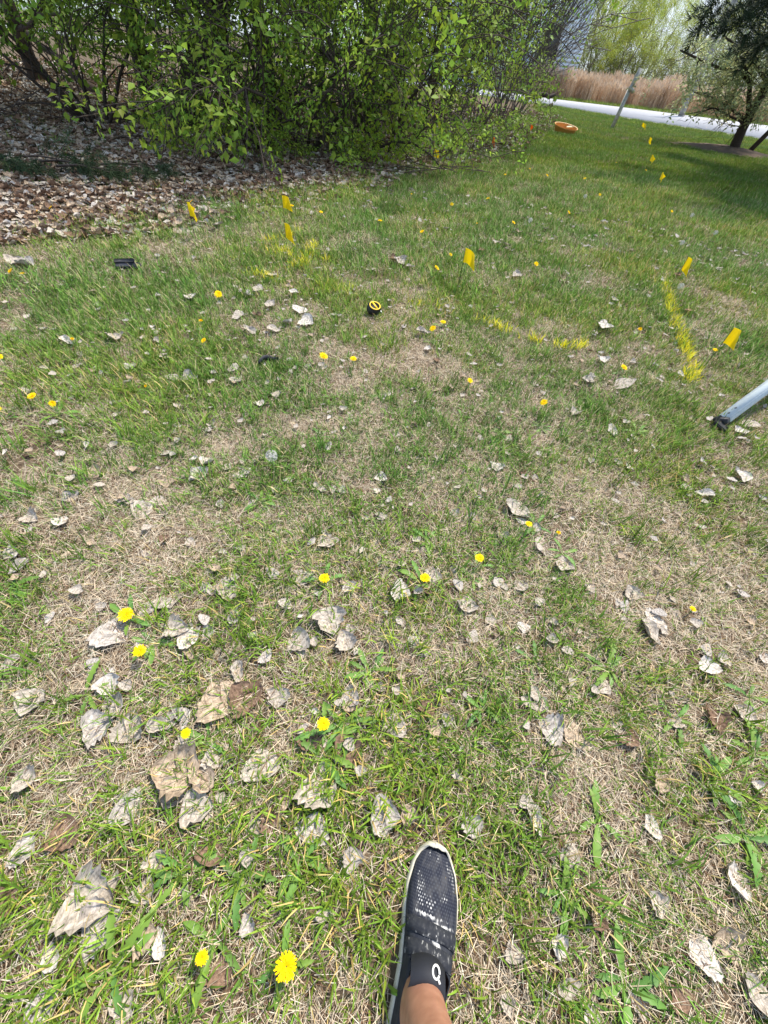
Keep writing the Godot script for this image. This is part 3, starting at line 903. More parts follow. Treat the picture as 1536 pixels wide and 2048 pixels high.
func metal_leg(at: Vector3, through: Vector3) -> void:
	var t := thing("folding_trestle", "galvanised metal trestle leg with black foot at the lawn's right", "trestle", at)
	var dir := (through - at)
	var top := dir.normalized() * 1.15
	var galv := tri_mat(noise_tex(0.03, [[0.0, Color(0.46, 0.52, 0.54)], [0.5, Color(0.56, 0.62, 0.64)], [1.0, Color(0.66, 0.71, 0.72)]], 256), 6.0, 0.8)
	galv.metallic = 0.15
	var y := dir.normalized()
	var face := (Vector3(0, 1, 0) - y * y.y).normalized()
	face = (face + Vector3(-0.4, 0, -0.4)).normalized()
	face = (face - y * face.dot(y)).normalized()
	var x := y.cross(face).normalized()
	var fr := Transform3D(Basis(x, y, face), Vector3.ZERO)
	var st := begin()
	# U channel: web and two flanges, with rolled lips
	box(st, fr * Transform3D(Basis(), Vector3(0, 0.6, 0.028)), Vector3(0.05, 1.15, 0.003))
	box(st, fr * Transform3D(Basis(), Vector3(0.0265, 0.6, 0.0155)), Vector3(0.003, 1.15, 0.028))
	box(st, fr * Transform3D(Basis(), Vector3(-0.0265, 0.6, 0.0155)), Vector3(0.003, 1.15, 0.028))
	box(st, fr * Transform3D(Basis(), Vector3(0.021, 0.6, 0.0035)), Vector3(0.008, 1.15, 0.003))
	box(st, fr * Transform3D(Basis(), Vector3(-0.021, 0.6, 0.0035)), Vector3(0.008, 1.15, 0.003))
	var leg := part("leg", finish(st, galv), t)
	for r in [0.06, 0.115]:
		st = begin()
		slab(st, rounded(0.011, 0.011, 0.0055, 4), 0.0, 0.004, 0.0015)
		var v := part("rivet", finish(st, mat(Color(0.14, 0.15, 0.16), 0.4, 0.8)), leg)
		v.transform = fr * Transform3D(Basis(Vector3.RIGHT, PI / 2), Vector3(0.0, r, 0.0295))
	var rub := mat(Color(0.012, 0.014, 0.018), 0.6)
	st = begin()
	slab(st, rounded(0.10, 0.07, 0.012), 0.0, 0.014, 0.004)
	var foot := part("foot", finish(st, rub), t)
	foot.transform = Transform3D(Basis(Vector3.UP, 0.9) * Basis(Vector3.RIGHT, 0.28), Vector3(-0.012, 0.006, 0.012))
	st = begin()
	box(st, fr * Transform3D(Basis(), Vector3(0, 0.0, 0.016)), Vector3(0.062, 0.026, 0.036))
	part("boot", finish(st, rub), foot).transform = foot.transform.affine_inverse()
	# the leg that carries the other end
	st = begin()
	var hinge := top * 1.0
	tube(st, [hinge, Vector3(hinge.x + 0.35, 0.0, hinge.z - 0.3)], [0.02, 0.02], 8)
	part("leg", finish(st, galv), t)

func shoe_ring(s: float) -> Array:
	# s: 0 toe .. 1 heel; half widths of the sole outline, inner side negative x
	var w := 0.0
	var pts := [[0.0, 0.0], [0.02, 0.025], [0.06, 0.037], [0.13, 0.048], [0.25, 0.0555], [0.36, 0.0565], [0.5, 0.051], [0.62, 0.0465], [0.75, 0.045], [0.88, 0.043], [0.95, 0.034], [0.985, 0.02], [1.0, 0.0]]
	for i in pts.size() - 1:
		if s <= pts[i + 1][0]:
			w = lerpf(pts[i][1], pts[i + 1][1], (s - pts[i][0]) / (pts[i + 1][0] - pts[i][0]))
			break
	var mid := 0.010 * sin(clampf(s, 0, 1) * PI) - 0.004 * cos(s * PI)
	return [w, mid]

func curve(v: Array, s: float) -> float:
	for i in v.size() - 1:
		if s <= v[i + 1][0]:
			var t: float = clampf((s - v[i][0]) / (v[i + 1][0] - v[i][0]), 0, 1)
			return lerpf(v[i][1], v[i + 1][1], t * t * (3.0 - 2.0 * t))
	return v[v.size() - 1][1]

const SHOE := 0.298

func upper_point(s: float, u: float, lift := 0.0) -> Vector3:
	# u: 0 inner sole edge .. 1 outer sole edge, over the instep; at the collar the middle is open
	var wm := shoe_ring(s)
	var w: float = maxf(wm[0] - 0.0045, 0.0)
	var h := curve([[0.0, 0.03], [0.05, 0.043], [0.15, 0.053], [0.3, 0.066], [0.45, 0.084], [0.56, 0.098], [0.7, 0.082], [0.85, 0.086], [1.0, 0.10]], s)
	var a := PI * u
	var x := -cos(a)
	var sq := 1.0 if s > 0.5 else 0.85
	var px := signf(x) * pow(absf(x), sq) * w
	var y := 0.026 + (h - 0.026) * pow(sin(a), 0.72)
	var open := smoothstep(0.545, 0.60, s) * (1.0 - smoothstep(0.94, 0.985, s))
	if open > 0.0:
		var k := clampf((0.36 - absf(u - 0.5)) / 0.36, 0.0, 1.0)
		# outer wall climbs to the rim, then folds down inside
		var rim := curve([[0.55, 0.096], [0.7, 0.078], [0.85, 0.080], [1.0, 0.098]], s)
		if absf(u - 0.5) > 0.28:
			var t := (0.5 - absf(u - 0.5)) / 0.22
			px = lerpf(px, signf(x) * w * (1.0 - 0.10 * t * t), open)
			y = lerpf(y, 0.026 + (rim - 0.026) * t, open)
		else:
			var t := (0.28 - absf(u - 0.5)) / 0.28
			px = lerpf(px, signf(x) * w * (0.82 - 0.5 * smoothstep(0.45, 1.0, t)) if absf(u - 0.5) > 0.005 else 0.0, open)
			y = lerpf(y, rim + 0.004 * sin(t * 6.0) - smoothstep(0.12, 0.6, t) * (rim - 0.034), open)
	var c := Vector3(wm[1] + px, y, s * SHOE)
	return c + Vector3(0, lift, 0) + Vector3(signf(x) * absf(x) * lift * 0.6, 0, 0)

func knit_tex() -> ImageTexture:
	var im := Image.create(512, 512, false, Image.FORMAT_RGB8)
	var n := FastNoiseLite.new()
	n.seed = 31
	n.frequency = 0.018
	n.fractal_octaves = 4
	var smears := [[0.78, 0.15, 0.035, 0.05], [0.70, 0.11, 0.03, 0.03], [0.52, 0.06, 0.03, 0.025], [0.30, 0.24, 0.05, 0.035], [0.34, 0.30, 0.07, 0.03], [0.42, 0.36, 0.14, 0.012], [0.62, 0.385, 0.1, 0.008], [0.48, 0.44, 0.06, 0.02], [0.55, 0.47, 0.04, 0.012], [0.36, 0.05, 0.03, 0.02], [0.60, 0.26, 0.03, 0.02], [0.24, 0.20, 0.02, 0.03], [0.45, 0.31, 0.05, 0.03]]
	for y in 512:
		for x in 512:
			var u := x / 511.0
			var s := y / 511.0
			var c := Color(0.016, 0.019, 0.031).lerp(Color(0.075, 0.075, 0.08), clampf(0.1 + 1.0 * n.get_noise_2d(x * 0.8, y * 0.8), 0, 0.8))
			var cell := Vector2(u * 30.0 + (0.5 if int(s * 60.0) % 2 else 0.0), s * 60.0)
			var d := Vector2(fmod(cell.x, 1.0) - 0.5, (fmod(cell.y, 1.0) - 0.5) * 0.8).length()
			var knit := clampf(1.0 - d / 0.34, 0, 1)
			if s < 0.44:
				c = c.lerp(Color(0.075, 0.085, 0.105), knit * 0.8)
			else:
				c = c.lerp(Color(0.03, 0.035, 0.045), 0.5 + 0.5 * n.get_noise_2d(x * 3.0, y * 9.0))
			var paint := 0.0
			for q in smears:
				var e := Vector2((u - q[0]) / q[2], (s - q[1]) / q[3]).length()
				paint = maxf(paint, 1.2 - e + n.get_noise_2d(x * 2.2, y * 2.2) * 1.3)
			paint = clampf(paint, 0, 1) * (knit * 1.3 if s < 0.36 else 0.8)
			c = c.lerp(Color(0.72, 0.72, 0.70), clampf(paint, 0, 0.95))
			im.set_pixel(x, y, c.linear_to_srgb())
	return ImageTexture.create_from_image(im)

func person(toe: Vector3, dir: Vector3) -> void:
	var t := thing("person", "person's bare ankle and foot in a paint-stained black slip-on shoe", "person", toe)
	# local +z runs from toe to heel
	t.basis = Basis(dir.cross(Vector3.UP).normalized() * -1.0, Vector3.UP, -dir).orthonormalized()
	if t.basis.determinant() < 0.0:
		t.basis.x = -t.basis.x
	var cloth := StandardMaterial3D.new()
	cloth.albedo_texture = knit_tex()
	cloth.roughness = 0.75
	cloth.metallic_specular = 0.35
	var st := begin()
	st.set_smooth_group(0)
	var ns := 72
	var nu := 48
	var sv := []
	for i in ns + 1:
		sv.append(0.012 + 0.982 * i / ns)
	for i in ns:
		for j in nu:
			for q in [[i, j], [i, j + 1], [i + 1, j + 1], [i, j], [i + 1, j + 1], [i + 1, j]]:
				st.set_uv(Vector2(float(q[1]) / nu, sv[q[0]]))
				st.add_vertex(upper_point(sv[q[0]], float(q[1]) / nu))
	var shoe := part("shoe", finish(st, cloth), t)
	# sole, cream rubber, thicker than the upper is wide
	st = begin()
	st.set_smooth_group(0)
	var rings := []
	for q in [[0.0, -0.004], [0.004, 0.0], [0.016, 0.0012], [0.026, -0.001], [0.030, -0.004], [0.028, -0.008]]:
		var ring := []
		for k in 80:
			var f := float(k) / 80
			var s := f * 2.0 if f < 0.5 else 2.0 - f * 2.0
			s = 0.5 - 0.5 * cos(s * PI)
			var wm := shoe_ring(s)
			var x: float = (wm[0] + q[1]) * (1.0 if f < 0.5 else -1.0)
			if wm[0] < 0.006:
				x = 0.0
			var toe_cap := 0.018 * (1.0 - smoothstep(0.0, 0.07, s)) if q[0] > 0.02 else 0.0
			ring.append(Vector3(wm[1] + x, q[0] + toe_cap + 0.008 * pow(1.0 - s, 6.0), s * SHOE + (-0.004 - q[1] if s < 0.02 else 0.0)))
		rings.append(ring)
	skin(st, rings, true)
	for k in 80:
		tri(st, Vector3(0.006, 0.001, SHOE * 0.5), rings[0][(k + 1) % 80], rings[0][k])
	var cream := tri_mat(noise_tex(0.02, [[0.0, Color(0.46, 0.42, 0.32)], [0.45, Color(0.62, 0.58, 0.46)], [1.0, Color(0.72, 0.69, 0.58)]], 256), 9.0, 0.7)
	part("sole", finish(st, cream), shoe)
	# elastic bands across the instep
	var band := tri_mat(noise_tex(0.02, [[0.0, Color(0.018, 0.021, 0.03)], [0.5, Color(0.035, 0.038, 0.045)], [0.78, Color(0.06, 0.062, 0.068)], [0.85, Color(0.5, 0.5, 0.48)], [1.0, Color(0.66, 0.66, 0.64)]], 512, FastNoiseLite.TYPE_SIMPLEX_SMOOTH, 5, 9), 9.0, 0.85)
	for b in [[0.385, 0.455, 0.12], [0.475, 0.545, 0.16]]:
		st = begin()
		st.set_smooth_group(0)
		rings = []
		for e in [[b[0], 0.0], [b[0], 0.0028], [(b[0] + b[1]) * 0.5, 0.0036], [b[1], 0.0028], [b[1], 0.0]]:
			var ring := []
			for k in 25:
				var u := 0.06 + 0.88 * k / 24.0
				ring.append(upper_point(e[0] + b[2] * (absf(u - 0.5) * absf(u - 0.5)) * 1.2 + 0.02 * (u - 0.5), u, e[1]))
			rings.append(ring)
		skin(st, rings)
		part("strap", finish(st, band), shoe)
	# padded tongue with its ring emblem, standing up before the ankle
	st = begin()
	st.set_smooth_group(0)
	rings = []
	for e in [[0.0, 0.0], [0.0, 1.0], [0.5, 1.15], [1.0, 1.0], [1.0, 0.0]]:
		var ring := []
		for k in 13:
			var u: float = k / 12.0 * 2.0 - 1.0
			var c := Vector3(0.004 + u * 0.031, 0.101 + 0.032 * e[0] - 0.013 * u * u, SHOE * (0.525 + 0.085 * e[0]) + 0.012 * u * u)
			ring.append(c + Vector3(0, 0.010, -0.010) * (e[1] - 0.5))
		rings.append(ring)
	skin(st, rings)
	var tongue := part("tongue", finish(st, mat(Color(0.016, 0.018, 0.026), 0.75)), shoe)
	var white := mat(Color(0.72, 0.72, 0.70), 0.6)
	st = begin()
	rings = []
	for k in 25:
		var a := lerpf(0.35, TAU + 0.15, k / 24.0)
		var p := Vector2(cos(a) * 0.0058, sin(a) * 0.0088)
		var o := Vector2(cos(a), sin(a)) * 0.0016
		rings.append([Vector3(p.x - o.x, 0.0, p.y - o.y), Vector3(p.x - o.x, 0.0016, p.y - o.y), Vector3(p.x + o.x, 0.0016, p.y + o.y), Vector3(p.x + o.x, 0.0, p.y + o.y)])
	skin(st, rings, true)
	box(st, Transform3D(Basis(Vector3.UP, 0.5), Vector3(0.006, 0.0009, 0.0105)), Vector3(0.0034, 0.0016, 0.0055))
	var em := part("emblem", finish(st, white), tongue)
	em.transform = Transform3D(Basis(Vector3.RIGHT, -0.62), Vector3(0.013, 0.1285, SHOE * 0.560))
	st = begin()
	box(st, Transform3D(Basis(Vector3.RIGHT, -0.5), Vector3(0.030, 0.113, SHOE * 0.605)), Vector3(0.007, 0.002, 0.008))
	part("label_tab", finish(st, white), tongue)
	# leg: one skin from the foot inside the shoe past the knee
	var flesh := StandardMaterial3D.new()
	flesh.albedo_texture = noise_tex(0.012, [[0.0, Color(0.33, 0.15, 0.09)], [0.5, Color(0.42, 0.205, 0.13)], [1.0, Color(0.50, 0.26, 0.17)]], 512, FastNoiseLite.TYPE_SIMPLEX_SMOOTH, 6)
	flesh.uv1_triplanar = true
	flesh.uv1_scale = Vector3.ONE * 7.0
	flesh.roughness = 0.55
	flesh.subsurf_scatter_enabled = true
	flesh.subsurf_scatter_strength = 0.12
	st = begin()
	st.set_smooth_group(0)
	rings = []
	# y, x, z centre, half width, half depth
	for q in [[0.035, 0.004, 0.235, 0.026, 0.045], [0.06, 0.004, 0.225, 0.030, 0.052], [0.085, 0.005, 0.218, 0.034, 0.050], [0.115, 0.007, 0.220, 0.0355, 0.044], [0.15, 0.011, 0.230, 0.036, 0.042], [0.20, 0.018, 0.247, 0.039, 0.045], [0.26, 0.024, 0.268, 0.046, 0.053], [0.33, 0.030, 0.29, 0.053, 0.060], [0.40, 0.034, 0.305, 0.054, 0.060], [0.46, 0.036, 0.31, 0.052, 0.058], [0.52, 0.036, 0.31, 0.056, 0.062], [0.58, 0.035, 0.325, 0.062, 0.066], [0.66, 0.033, 0.36, 0.070, 0.074], [0.76, 0.03, 0.40, 0.078, 0.084], [0.88, 0.025, 0.44, 0.085, 0.092]]:
		var ring := []
		for k in 28:
			var a := TAU * k / 28.0
			var shin := 1.0 + 0.07 * pow(maxf(0.0, -sin(a)), 6.0)
			ring.append(Vector3(q[1] + cos(a) * q[3], q[0] + 0.10 * (sin(a) * q[4]) * (1.0 if q[0] < 0.2 else 0.3), q[2] + sin(a) * q[4] * shin))
		rings.append(ring)
	skin(st, rings, true)
	part("body", finish(st, flesh), t)
	st = begin()
	st.set_smooth_group(0)
	rings = []
	for q in [[0.60, 0.034, 0.335, 0.084, 0.092], [0.605, 0.034, 0.335, 0.095, 0.103], [0.72, 0.03, 0.385, 0.10, 0.108], [0.86, 0.02, 0.43, 0.108, 0.115], [0.98, -0.02, 0.45, 0.13, 0.12], [0.985, -0.02, 0.45, 0.02, 0.02]]:
		var ring := []
		for k in 28:
			var a := TAU * k / 28.0
			ring.append(Vector3(q[1] + cos(a) * q[3] * (1.0 + 0.03 * sin(a * 5.0)), q[0], q[2] + sin(a) * q[4]))
		rings.append(ring)
	skin(st, rings, true)
	part("shorts", finish(st, mat(Color(0.05, 0.055, 0.065), 0.9)), t)

# ---------------------------------------------------------------- far and tall things
func wooden_post(at: Vector3) -> void:
	var t := thing("wooden_post", "weathered grey wooden post leaning by the road", "post", at)
	var wood := tri_mat(noise_tex(0.02, [[0.0, Color(0.26, 0.27, 0.24)], [0.5, Color(0.47, 0.48, 0.44)], [1.0, Color(0.62, 0.62, 0.58)]], 256), 2.0)
	var tilt := Basis(Vector3(0, 0, 1), -0.10)
	var st := begin()
	box(st, Transform3D(tilt, tilt * Vector3(0, 0.48, 0)), Vector3(0.10, 1.06, 0.10))
	part("shaft", finish(st, wood), t)
	st = begin()
	box(st, Transform3D(tilt * Basis(Vector3.BACK, -0.06), tilt * Vector3(0.02, 1.2, 0.062)), Vector3(0.13, 0.52, 0.02))
	part("board", finish(st, wood), t)
	st = begin()
	box(st, Transform3D(tilt * Basis(Vector3.BACK, -0.5), tilt * Vector3(0.04, 0.98, 0.085)), Vector3(0.24, 0.10, 0.03))
	part("bracket", finish(st, wood), t)

func utility_pole(at: Vector3) -> void:
	var t := thing("utility_pole", "grey wooden utility pole standing beyond the road", "pole", at)
	var wood := tri_mat(noise_tex(0.03, [[0.0, Color(0.22, 0.22, 0.2)], [1.0, Color(0.42, 0.42, 0.4)]], 256), 1.0)
	var st := begin()
	tube(st, [Vector3(0, -0.3, 0), Vector3(0, 4, 0), Vector3(0, 9, 0)], [0.16, 0.14, 0.11], 12)
	part("shaft", finish(st, wood), t)
	st = begin()
	box(st, Transform3D(Basis(), Vector3(0, 8.3, 0.13)), Vector3(2.2, 0.12, 0.1))
	part("crossarm", finish(st, wood), t)

func tub(at: Vector3) -> void:
	var t := thing("plastic_tub", "shallow orange plastic tub lying tilted at the lawn's far edge", "tub", at)
	t.rotation = Vector3(0.35, -0.12, -0.1)
	var st := begin()
	st.set_smooth_group(0)
	var rings := []
	for q in [[0.2, 0.0], [0.8, 0.01], [0.92, 0.10], [1.0, 0.13], [1.06, 0.135], [1.05, 0.115], [0.97, 0.10], [0.86, 0.0]]:
		var ring := []
		for k in 30:
			var a := TAU * k / 30.0
			ring.append(Vector3(cos(a) * 0.33 * q[0], q[1] + 0.05, sin(a) * 0.13 * q[0]))
		rings.append(ring)
	skin(st, rings, true)
	var om := mat(Color(0.62, 0.30, 0.07), 0.5)
	om.cull_mode = BaseMaterial3D.CULL_DISABLED
	part("shell", finish(st, om), t)
	st = begin()
	slab(st, rounded(0.2, 0.10, 0.03), 0.16, 0.19, 0.008)
	part("pale_lid", finish(st, mat(Color(0.72, 0.66, 0.45), 0.6)), t).transform = Transform3D(Basis(Vector3.BACK, 0.25), Vector3(0.16, -0.02, -0.1))

func house(at: Vector3) -> void:
	var t := thing("house", "pale blue house beyond the road, seen through bare twigs", "house", at)
	var siding := mat(Color(0.68, 0.79, 0.86), 0.7)
	var w := 10.0
	var d := 7.0
	var h := 4.6
	for i in 23:
		var st := begin()
		box(st, Transform3D(Basis(Vector3.RIGHT, -0.05), Vector3(-w * 0.5, 0.1 + i * 0.2, 0.0)), Vector3(w, 0.205, 0.03))
		part("siding_board", finish(st, siding), t)
	var st2 := begin()
	box(st2, Transform3D(Basis(), Vector3(-w * 0.5, h * 0.5, -d * 0.5 - 0.03)), Vector3(w - 0.02, h, d))
	part("wall", finish(st2, siding), t)
	for x in [-2.2, -6.5]:
		st2 = begin()
		box(st2, Transform3D(Basis(), Vector3(x, 2.4, 0.03)), Vector3(1.3, 1.5, 0.05))
		var f := part("window", finish(st2, mat(Color(0.75, 0.75, 0.75), 0.6)), t)
		st2 = begin()
		box(st2, Transform3D(Basis(), Vector3(x, 2.4, 0.045)), Vector3(1.1, 1.3, 0.05))
		part("pane", finish(st2, mat(Color(0.04, 0.05, 0.06), 0.08)), f)
	st2 = begin()
	for s in [0.5, -d - 0.5]:
		quad(st2, Vector3(-w - 0.4, h - 0.1, s), Vector3(0.4, h - 0.1, s), Vector3(0.4, h + 2.2, -d * 0.5), Vector3(-w - 0.4, h + 2.2, -d * 0.5))
	for s in [0.0, -w]:
		tri(st2, Vector3(s, h, 0.0), Vector3(s, h, -d), Vector3(s, h + 2.0, -d * 0.5))
	var rm := mat(Color(0.12, 0.12, 0.125), 0.9)
	rm.cull_mode = BaseMaterial3D.CULL_DISABLED
	part("roof", finish(st2, rm), t)

func reed_bed() -> void:
	R.seed = 41
	var m := vmat(0.9, 0.7, 0.1)
	var kinds := []
	for k in 3:
		var st := begin()
		for i in 26:
			var a := R.randf() * TAU
			var r := 0.45 * sqrt(R.randf())
			var c := vary(Color(0.62, 0.46, 0.32), 0.25, 0.05)
			var p := Vector3(cos(a) * r, 0, sin(a) * r)
			blade(st, p, R.randf() * TAU, R.randf_range(1.1, 1.75), 0.026, R.randf_range(0.0, 0.12), R.randf_range(0.0, 0.35), c, 3)
			for q in 2:
				blade(st, p + Vector3(0, R.randf_range(0.3, 1.3), 0), R.randf() * TAU, R.randf_range(0.3, 0.6), 0.025, R.randf_range(0.3, 0.8), 1.0, c, 2)
			blade(st, p + Vector3(0, R.randf_range(1.05, 1.4), 0), R.randf() * TAU, 0.3, 0.06, 0.2, 0.7, vary(Color(0.68, 0.54, 0.4), 0.2), 2)
		kinds.append(finish(st, m))
	var xf := [[], [], []]
	for i in 2600:
		var x := R.randf_range(2.0, 42.0)
		var z := edge_z(x, ROAD_FAR) - 1.6 - 9.0 * R.randf()
		if patch.get_noise_2d(x * 0.3, z * 0.3) < -0.45:
			continue
		xf[R.randi() % 3].append(upright(Vector3(x, 0, z), R.randf() * TAU, R.randf_range(0.65, 0.95) * (0.9 + 0.4 * patch.get_noise_2d(x * 0.25, z * 0.25))))
	var o := Node3D.new()
	o.name = "reed_bed"
	add_child(o)
	tag(o, "tall dry tan reeds standing along the far side of the road", "reeds", "", "stuff")
	for k in 3:
		scatter("reeds", o, kinds[k], xf[k], [])
	# rough green verge on both sides of the road
	var gm := vmat(0.7, 0.4, 0.3)
	R.seed = 43
	var tuft := green_tuft(30, 0.3, 0.12, 0.32, 0.016, gm, 0.3, 2)
	var xv := []
	var cv := []
	for i in 5200:
		var x := R.randf_range(-30.0, 42.0)
		var far := R.randf() < 0.6
		var z := edge_z(x, ROAD_FAR) - 0.3 - 1.6 * R.randf() if far else edge_z(x, ROAD_NEAR) + 0.75 + 1.5 * R.randf()
		xv.append(upright(Vector3(x, 0, z), R.randf() * TAU, R.randf_range(0.5, 1.0) * (1.0 if far else 0.55)))
		cv.append(vary(Color(1.2, 1.15, 0.8), 0.25, 0.1))
	scatter("verge", o, tuft, xv, cv)

func build_road() -> void:
	var st := begin()
	var sh := begin()
	for i in ROAD_NEAR.size() - 1:
		var a := Vector3(ROAD_NEAR[i][0], 0.05, ROAD_NEAR[i][1])
		var b := Vector3(ROAD_NEAR[i + 1][0], 0.05, ROAD_NEAR[i + 1][1])
		var c := Vector3(ROAD_FAR[i + 1][0], 0.05, ROAD_FAR[i + 1][1])
		var d := Vector3(ROAD_FAR[i][0], 0.05, ROAD_FAR[i][1])
		quad(st, a, d, c, b)
		var o := Vector3(0, 0, 0.7)
		quad(sh, a + o - Vector3(0, 0.045, 0), a - Vector3(0, 0.02, 0), b - Vector3(0, 0.02, 0), b + o - Vector3(0, 0.045, 0))
		quad(sh, d - Vector3(0, 0.02, 0), d - o - Vector3(0, 0.045, 0), c - o - Vector3(0, 0.045, 0), c - Vector3(0, 0.02, 0))
		# the broken pavement edge
		quad(st, a - Vector3(0, 0.045, 0), a, b, b - Vector3(0, 0.045, 0))
	var con := tri_mat(noise_tex(0.02, [[0.0, Color(0.36, 0.36, 0.37)], [0.5, Color(0.46, 0.46, 0.47)], [1.0, Color(0.54, 0.54, 0.55)]], 512), 0.35, 0.9, true)
	structure("road", finish(st, con), "pale concrete road crossing behind the lawn")
	var gr := tri_mat(noise_tex(0.12, [[0.0, Color(0.16, 0.15, 0.14)], [0.5, Color(0.30, 0.29, 0.27)], [1.0, Color(0.46, 0.45, 0.43)]], 512), 0.8, 0.95, true)
	structure("road_shoulder", finish(sh, gr), "narrow gravel shoulder along the road")

func _ready() -> void:
	# camera
	var cam := Camera3D.new()
	cam.name = "camera"
	cam.fov = 106.189
	cam.near = 0.02
	cam.far = 600.0
	add_child(cam)
	cam.position = Vector3(0, EYE, 0)
	cam.basis = Basis(Vector3.RIGHT, deg_to_rad(-49.93)) * Basis(Vector3.BACK, deg_to_rad(7.0))
	cam.current = true
	# sky: thin bright cloud over pale blue
	var sky_mat := ProceduralSkyMaterial.new()
	sky_mat.sky_top_color = Color(0.60, 0.70, 0.86)
	sky_mat.sky_horizon_color = Color(0.88, 0.92, 0.96)
	sky_mat.sky_curve = 0.18
	sky_mat.ground_bottom_color = Color(0.25, 0.27, 0.2)
	sky_mat.ground_horizon_color = Color(0.6, 0.64, 0.62)
	sky_mat.sky_energy_multiplier = 1.0
	var cloud := FastNoiseLite.new()
	cloud.seed = 5
	cloud.frequency = 1.6
	cloud.fractal_octaves = 5
	var ci := Image.create(512, 256, false, Image.FORMAT_RGBA8)
	for y in 256:
		for x in 512:
			var th := PI * y / 255.0
			var ph := TAU * x / 512.0
			var v := Vector3(sin(th) * cos(ph), cos(th) * 2.0, sin(th) * sin(ph))
			var a := smoothstep(-0.25, 0.35, cloud.get_noise_3dv(v))
			ci.set_pixel(x, y, Color(0.9, 0.92, 0.95, a * 0.75))
	sky_mat.sky_cover = ImageTexture.create_from_image(ci)
	sky_mat.sky_cover_modulate = Color(0.62, 0.62, 0.62)
	var sky := Sky.new()
	sky.sky_material = sky_mat
	var env := Environment.new()
	env.background_mode = Environment.BG_SKY
	env.sky = sky
	env.background_energy_multiplier = 0.9
	env.tonemap_mode = Environment.TONE_MAPPER_LINEAR
	env.tonemap_exposure = 1.55
	env.sdfgi_enabled = true
	env.ssao_enabled = true
	env.ssil_enabled = true
	var we := WorldEnvironment.new()
	we.name = "environment"
	we.environment = env
	add_child(we)
	# hazy sun, high, beyond the trees on the right
	var sun := DirectionalLight3D.new()
	sun.name = "sun"
	sun.light_energy = 1.35
	sun.light_angular_distance = 5.0
	sun.light_color = Color(1.0, 0.965, 0.91)
	sun.shadow_enabled = true
	add_child(sun)
	sun.look_at_from_position(Vector3.ZERO, Vector3(-0.35, -1.0, 0.5), Vector3.UP)

	R.seed = 12
	patch.seed = 3
	patch.frequency = 0.9
	patch.fractal_octaves = 3
	fine.seed = 8
	fine.frequency = 3.4
	fine.fractal_octaves = 2
	# ground
	var gmesh := PlaneMesh.new()
	gmesh.size = Vector2(700, 700)
	var soil := tri_mat(noise_tex(0.02, [[0.0, Color(0.05, 0.036, 0.024)], [0.4, Color(0.10, 0.072, 0.047)], [0.6, Color(0.16, 0.12, 0.08)], [1.0, Color(0.10, 0.10, 0.045)]], 1024), 0.9, 1.0, true)
	gmesh.material = soil
	structure("ground", gmesh, "brown soil and thatch under the lawn")
	build_road()
	# trees and shrubs
	var wood_dark := tri_mat(noise_tex(0.05, [[0.0, Color(0.035, 0.028, 0.024)], [0.5, Color(0.075, 0.06, 0.05)], [1.0, Color(0.14, 0.12, 0.105)]], 256), 3.0)
	var wood_grey := tri_mat(noise_tex(0.05, [[0.0, Color(0.08, 0.072, 0.07)], [0.5, Color(0.15, 0.135, 0.13)], [1.0, Color(0.22, 0.205, 0.2)]], 256), 3.0)
	var wood_pale := tri_mat(noise_tex(0.05, [[0.0, Color(0.12, 0.11, 0.08)], [1.0, Color(0.26, 0.24, 0.18)]], 256), 3.0)
	var leafy := vmat(0.55, 1.0, 0.35)
	for k in ["maple", "small", "willow", "bud", "crab"]:
		sprays[k] = spray_mesh(k, leafy)
	sprays["needles"] = spray_mesh("needles", vmat(0.7, 0.1, 0.3))
	build_wood(wood_dark, wood_grey, wood_pale)
	reed_bed()
	wooden_post(Vector3(6.541, 0.000, -20.424))
	utility_pole(Vector3(14.641, 0.000, -34.247))
	house(Vector3(9.204, 0.000, -40.191))
	tub(Vector3(3.844, 0.000, -16.104))
	# lawn and what lies on it
	R.seed = 21
	build_lawn()
	landmarks = [["the black shoe", Vector3(0.195, 0.000, 0.090)], ["the trestle foot", Vector3(1.729, -0.000, -1.847)], ["the tape measure", Vector3(-0.236, 0.000, -2.644)], ["the black case", Vector3(-2.000, 0.000, -2.885)], ["the curved black strap", Vector3(-0.761, 0.000, -1.923)], ["the long yellow paint stripe", Vector3(1.984, 0.000, -3.019)], ["the broken yellow paint line", Vector3(0.757, 0.000, -2.653)], ["the lone yellow flag amid the lawn", Vector3(0.391, 0.000, -3.222)], ["the pair of flags by the leaf litter", Vector3(-1.052, 0.000, -3.437)], ["the large bottom dandelion", Vector3(-0.084, 0.000, 0.207)], ["the straw patch left of centre", Vector3(-0.180, -0.000, -0.337)], ["the big tan leaf heap", Vector3(-0.382, 0.000, -0.075)], ["the left edge's grassy clump", Vector3(-1.028, 0.000, -0.456)], ["the centre of the lawn", Vector3(0.000, 0.000, -0.951)], ["the right edge's weed clump", Vector3(1.055, 0.000, -0.261)], ["the bright grass tuft at right", Vector3(1.292, 0.000, -1.062)], ["the lower right corner", Vector3(0.755, 0.000, 0.115)], ["the lower left corner", Vector3(-0.506, 0.000, 0.217)]]
	R.seed = 77
	prepare_leaves()
	scatter_leaves()
	R.seed = 78
	leaf_carpet()
	plant_dandelions()
	plant_flags()
	spray_paint()
	R.seed = 5
	tape_measure(Vector3(-0.235, 0.000, -2.629) + Vector3(0, 0.028, 0))
	black_case(Vector3(-1.992, 0.000, -2.868) + Vector3(0, 0.02, 0))
	black_strap(Vector3(-0.746, 0.000, -1.847) + Vector3(0, 0.015, 0))
	metal_leg(Vector3(1.683, 0.030, -1.798), Vector3(1.974, 0.130, -2.031))
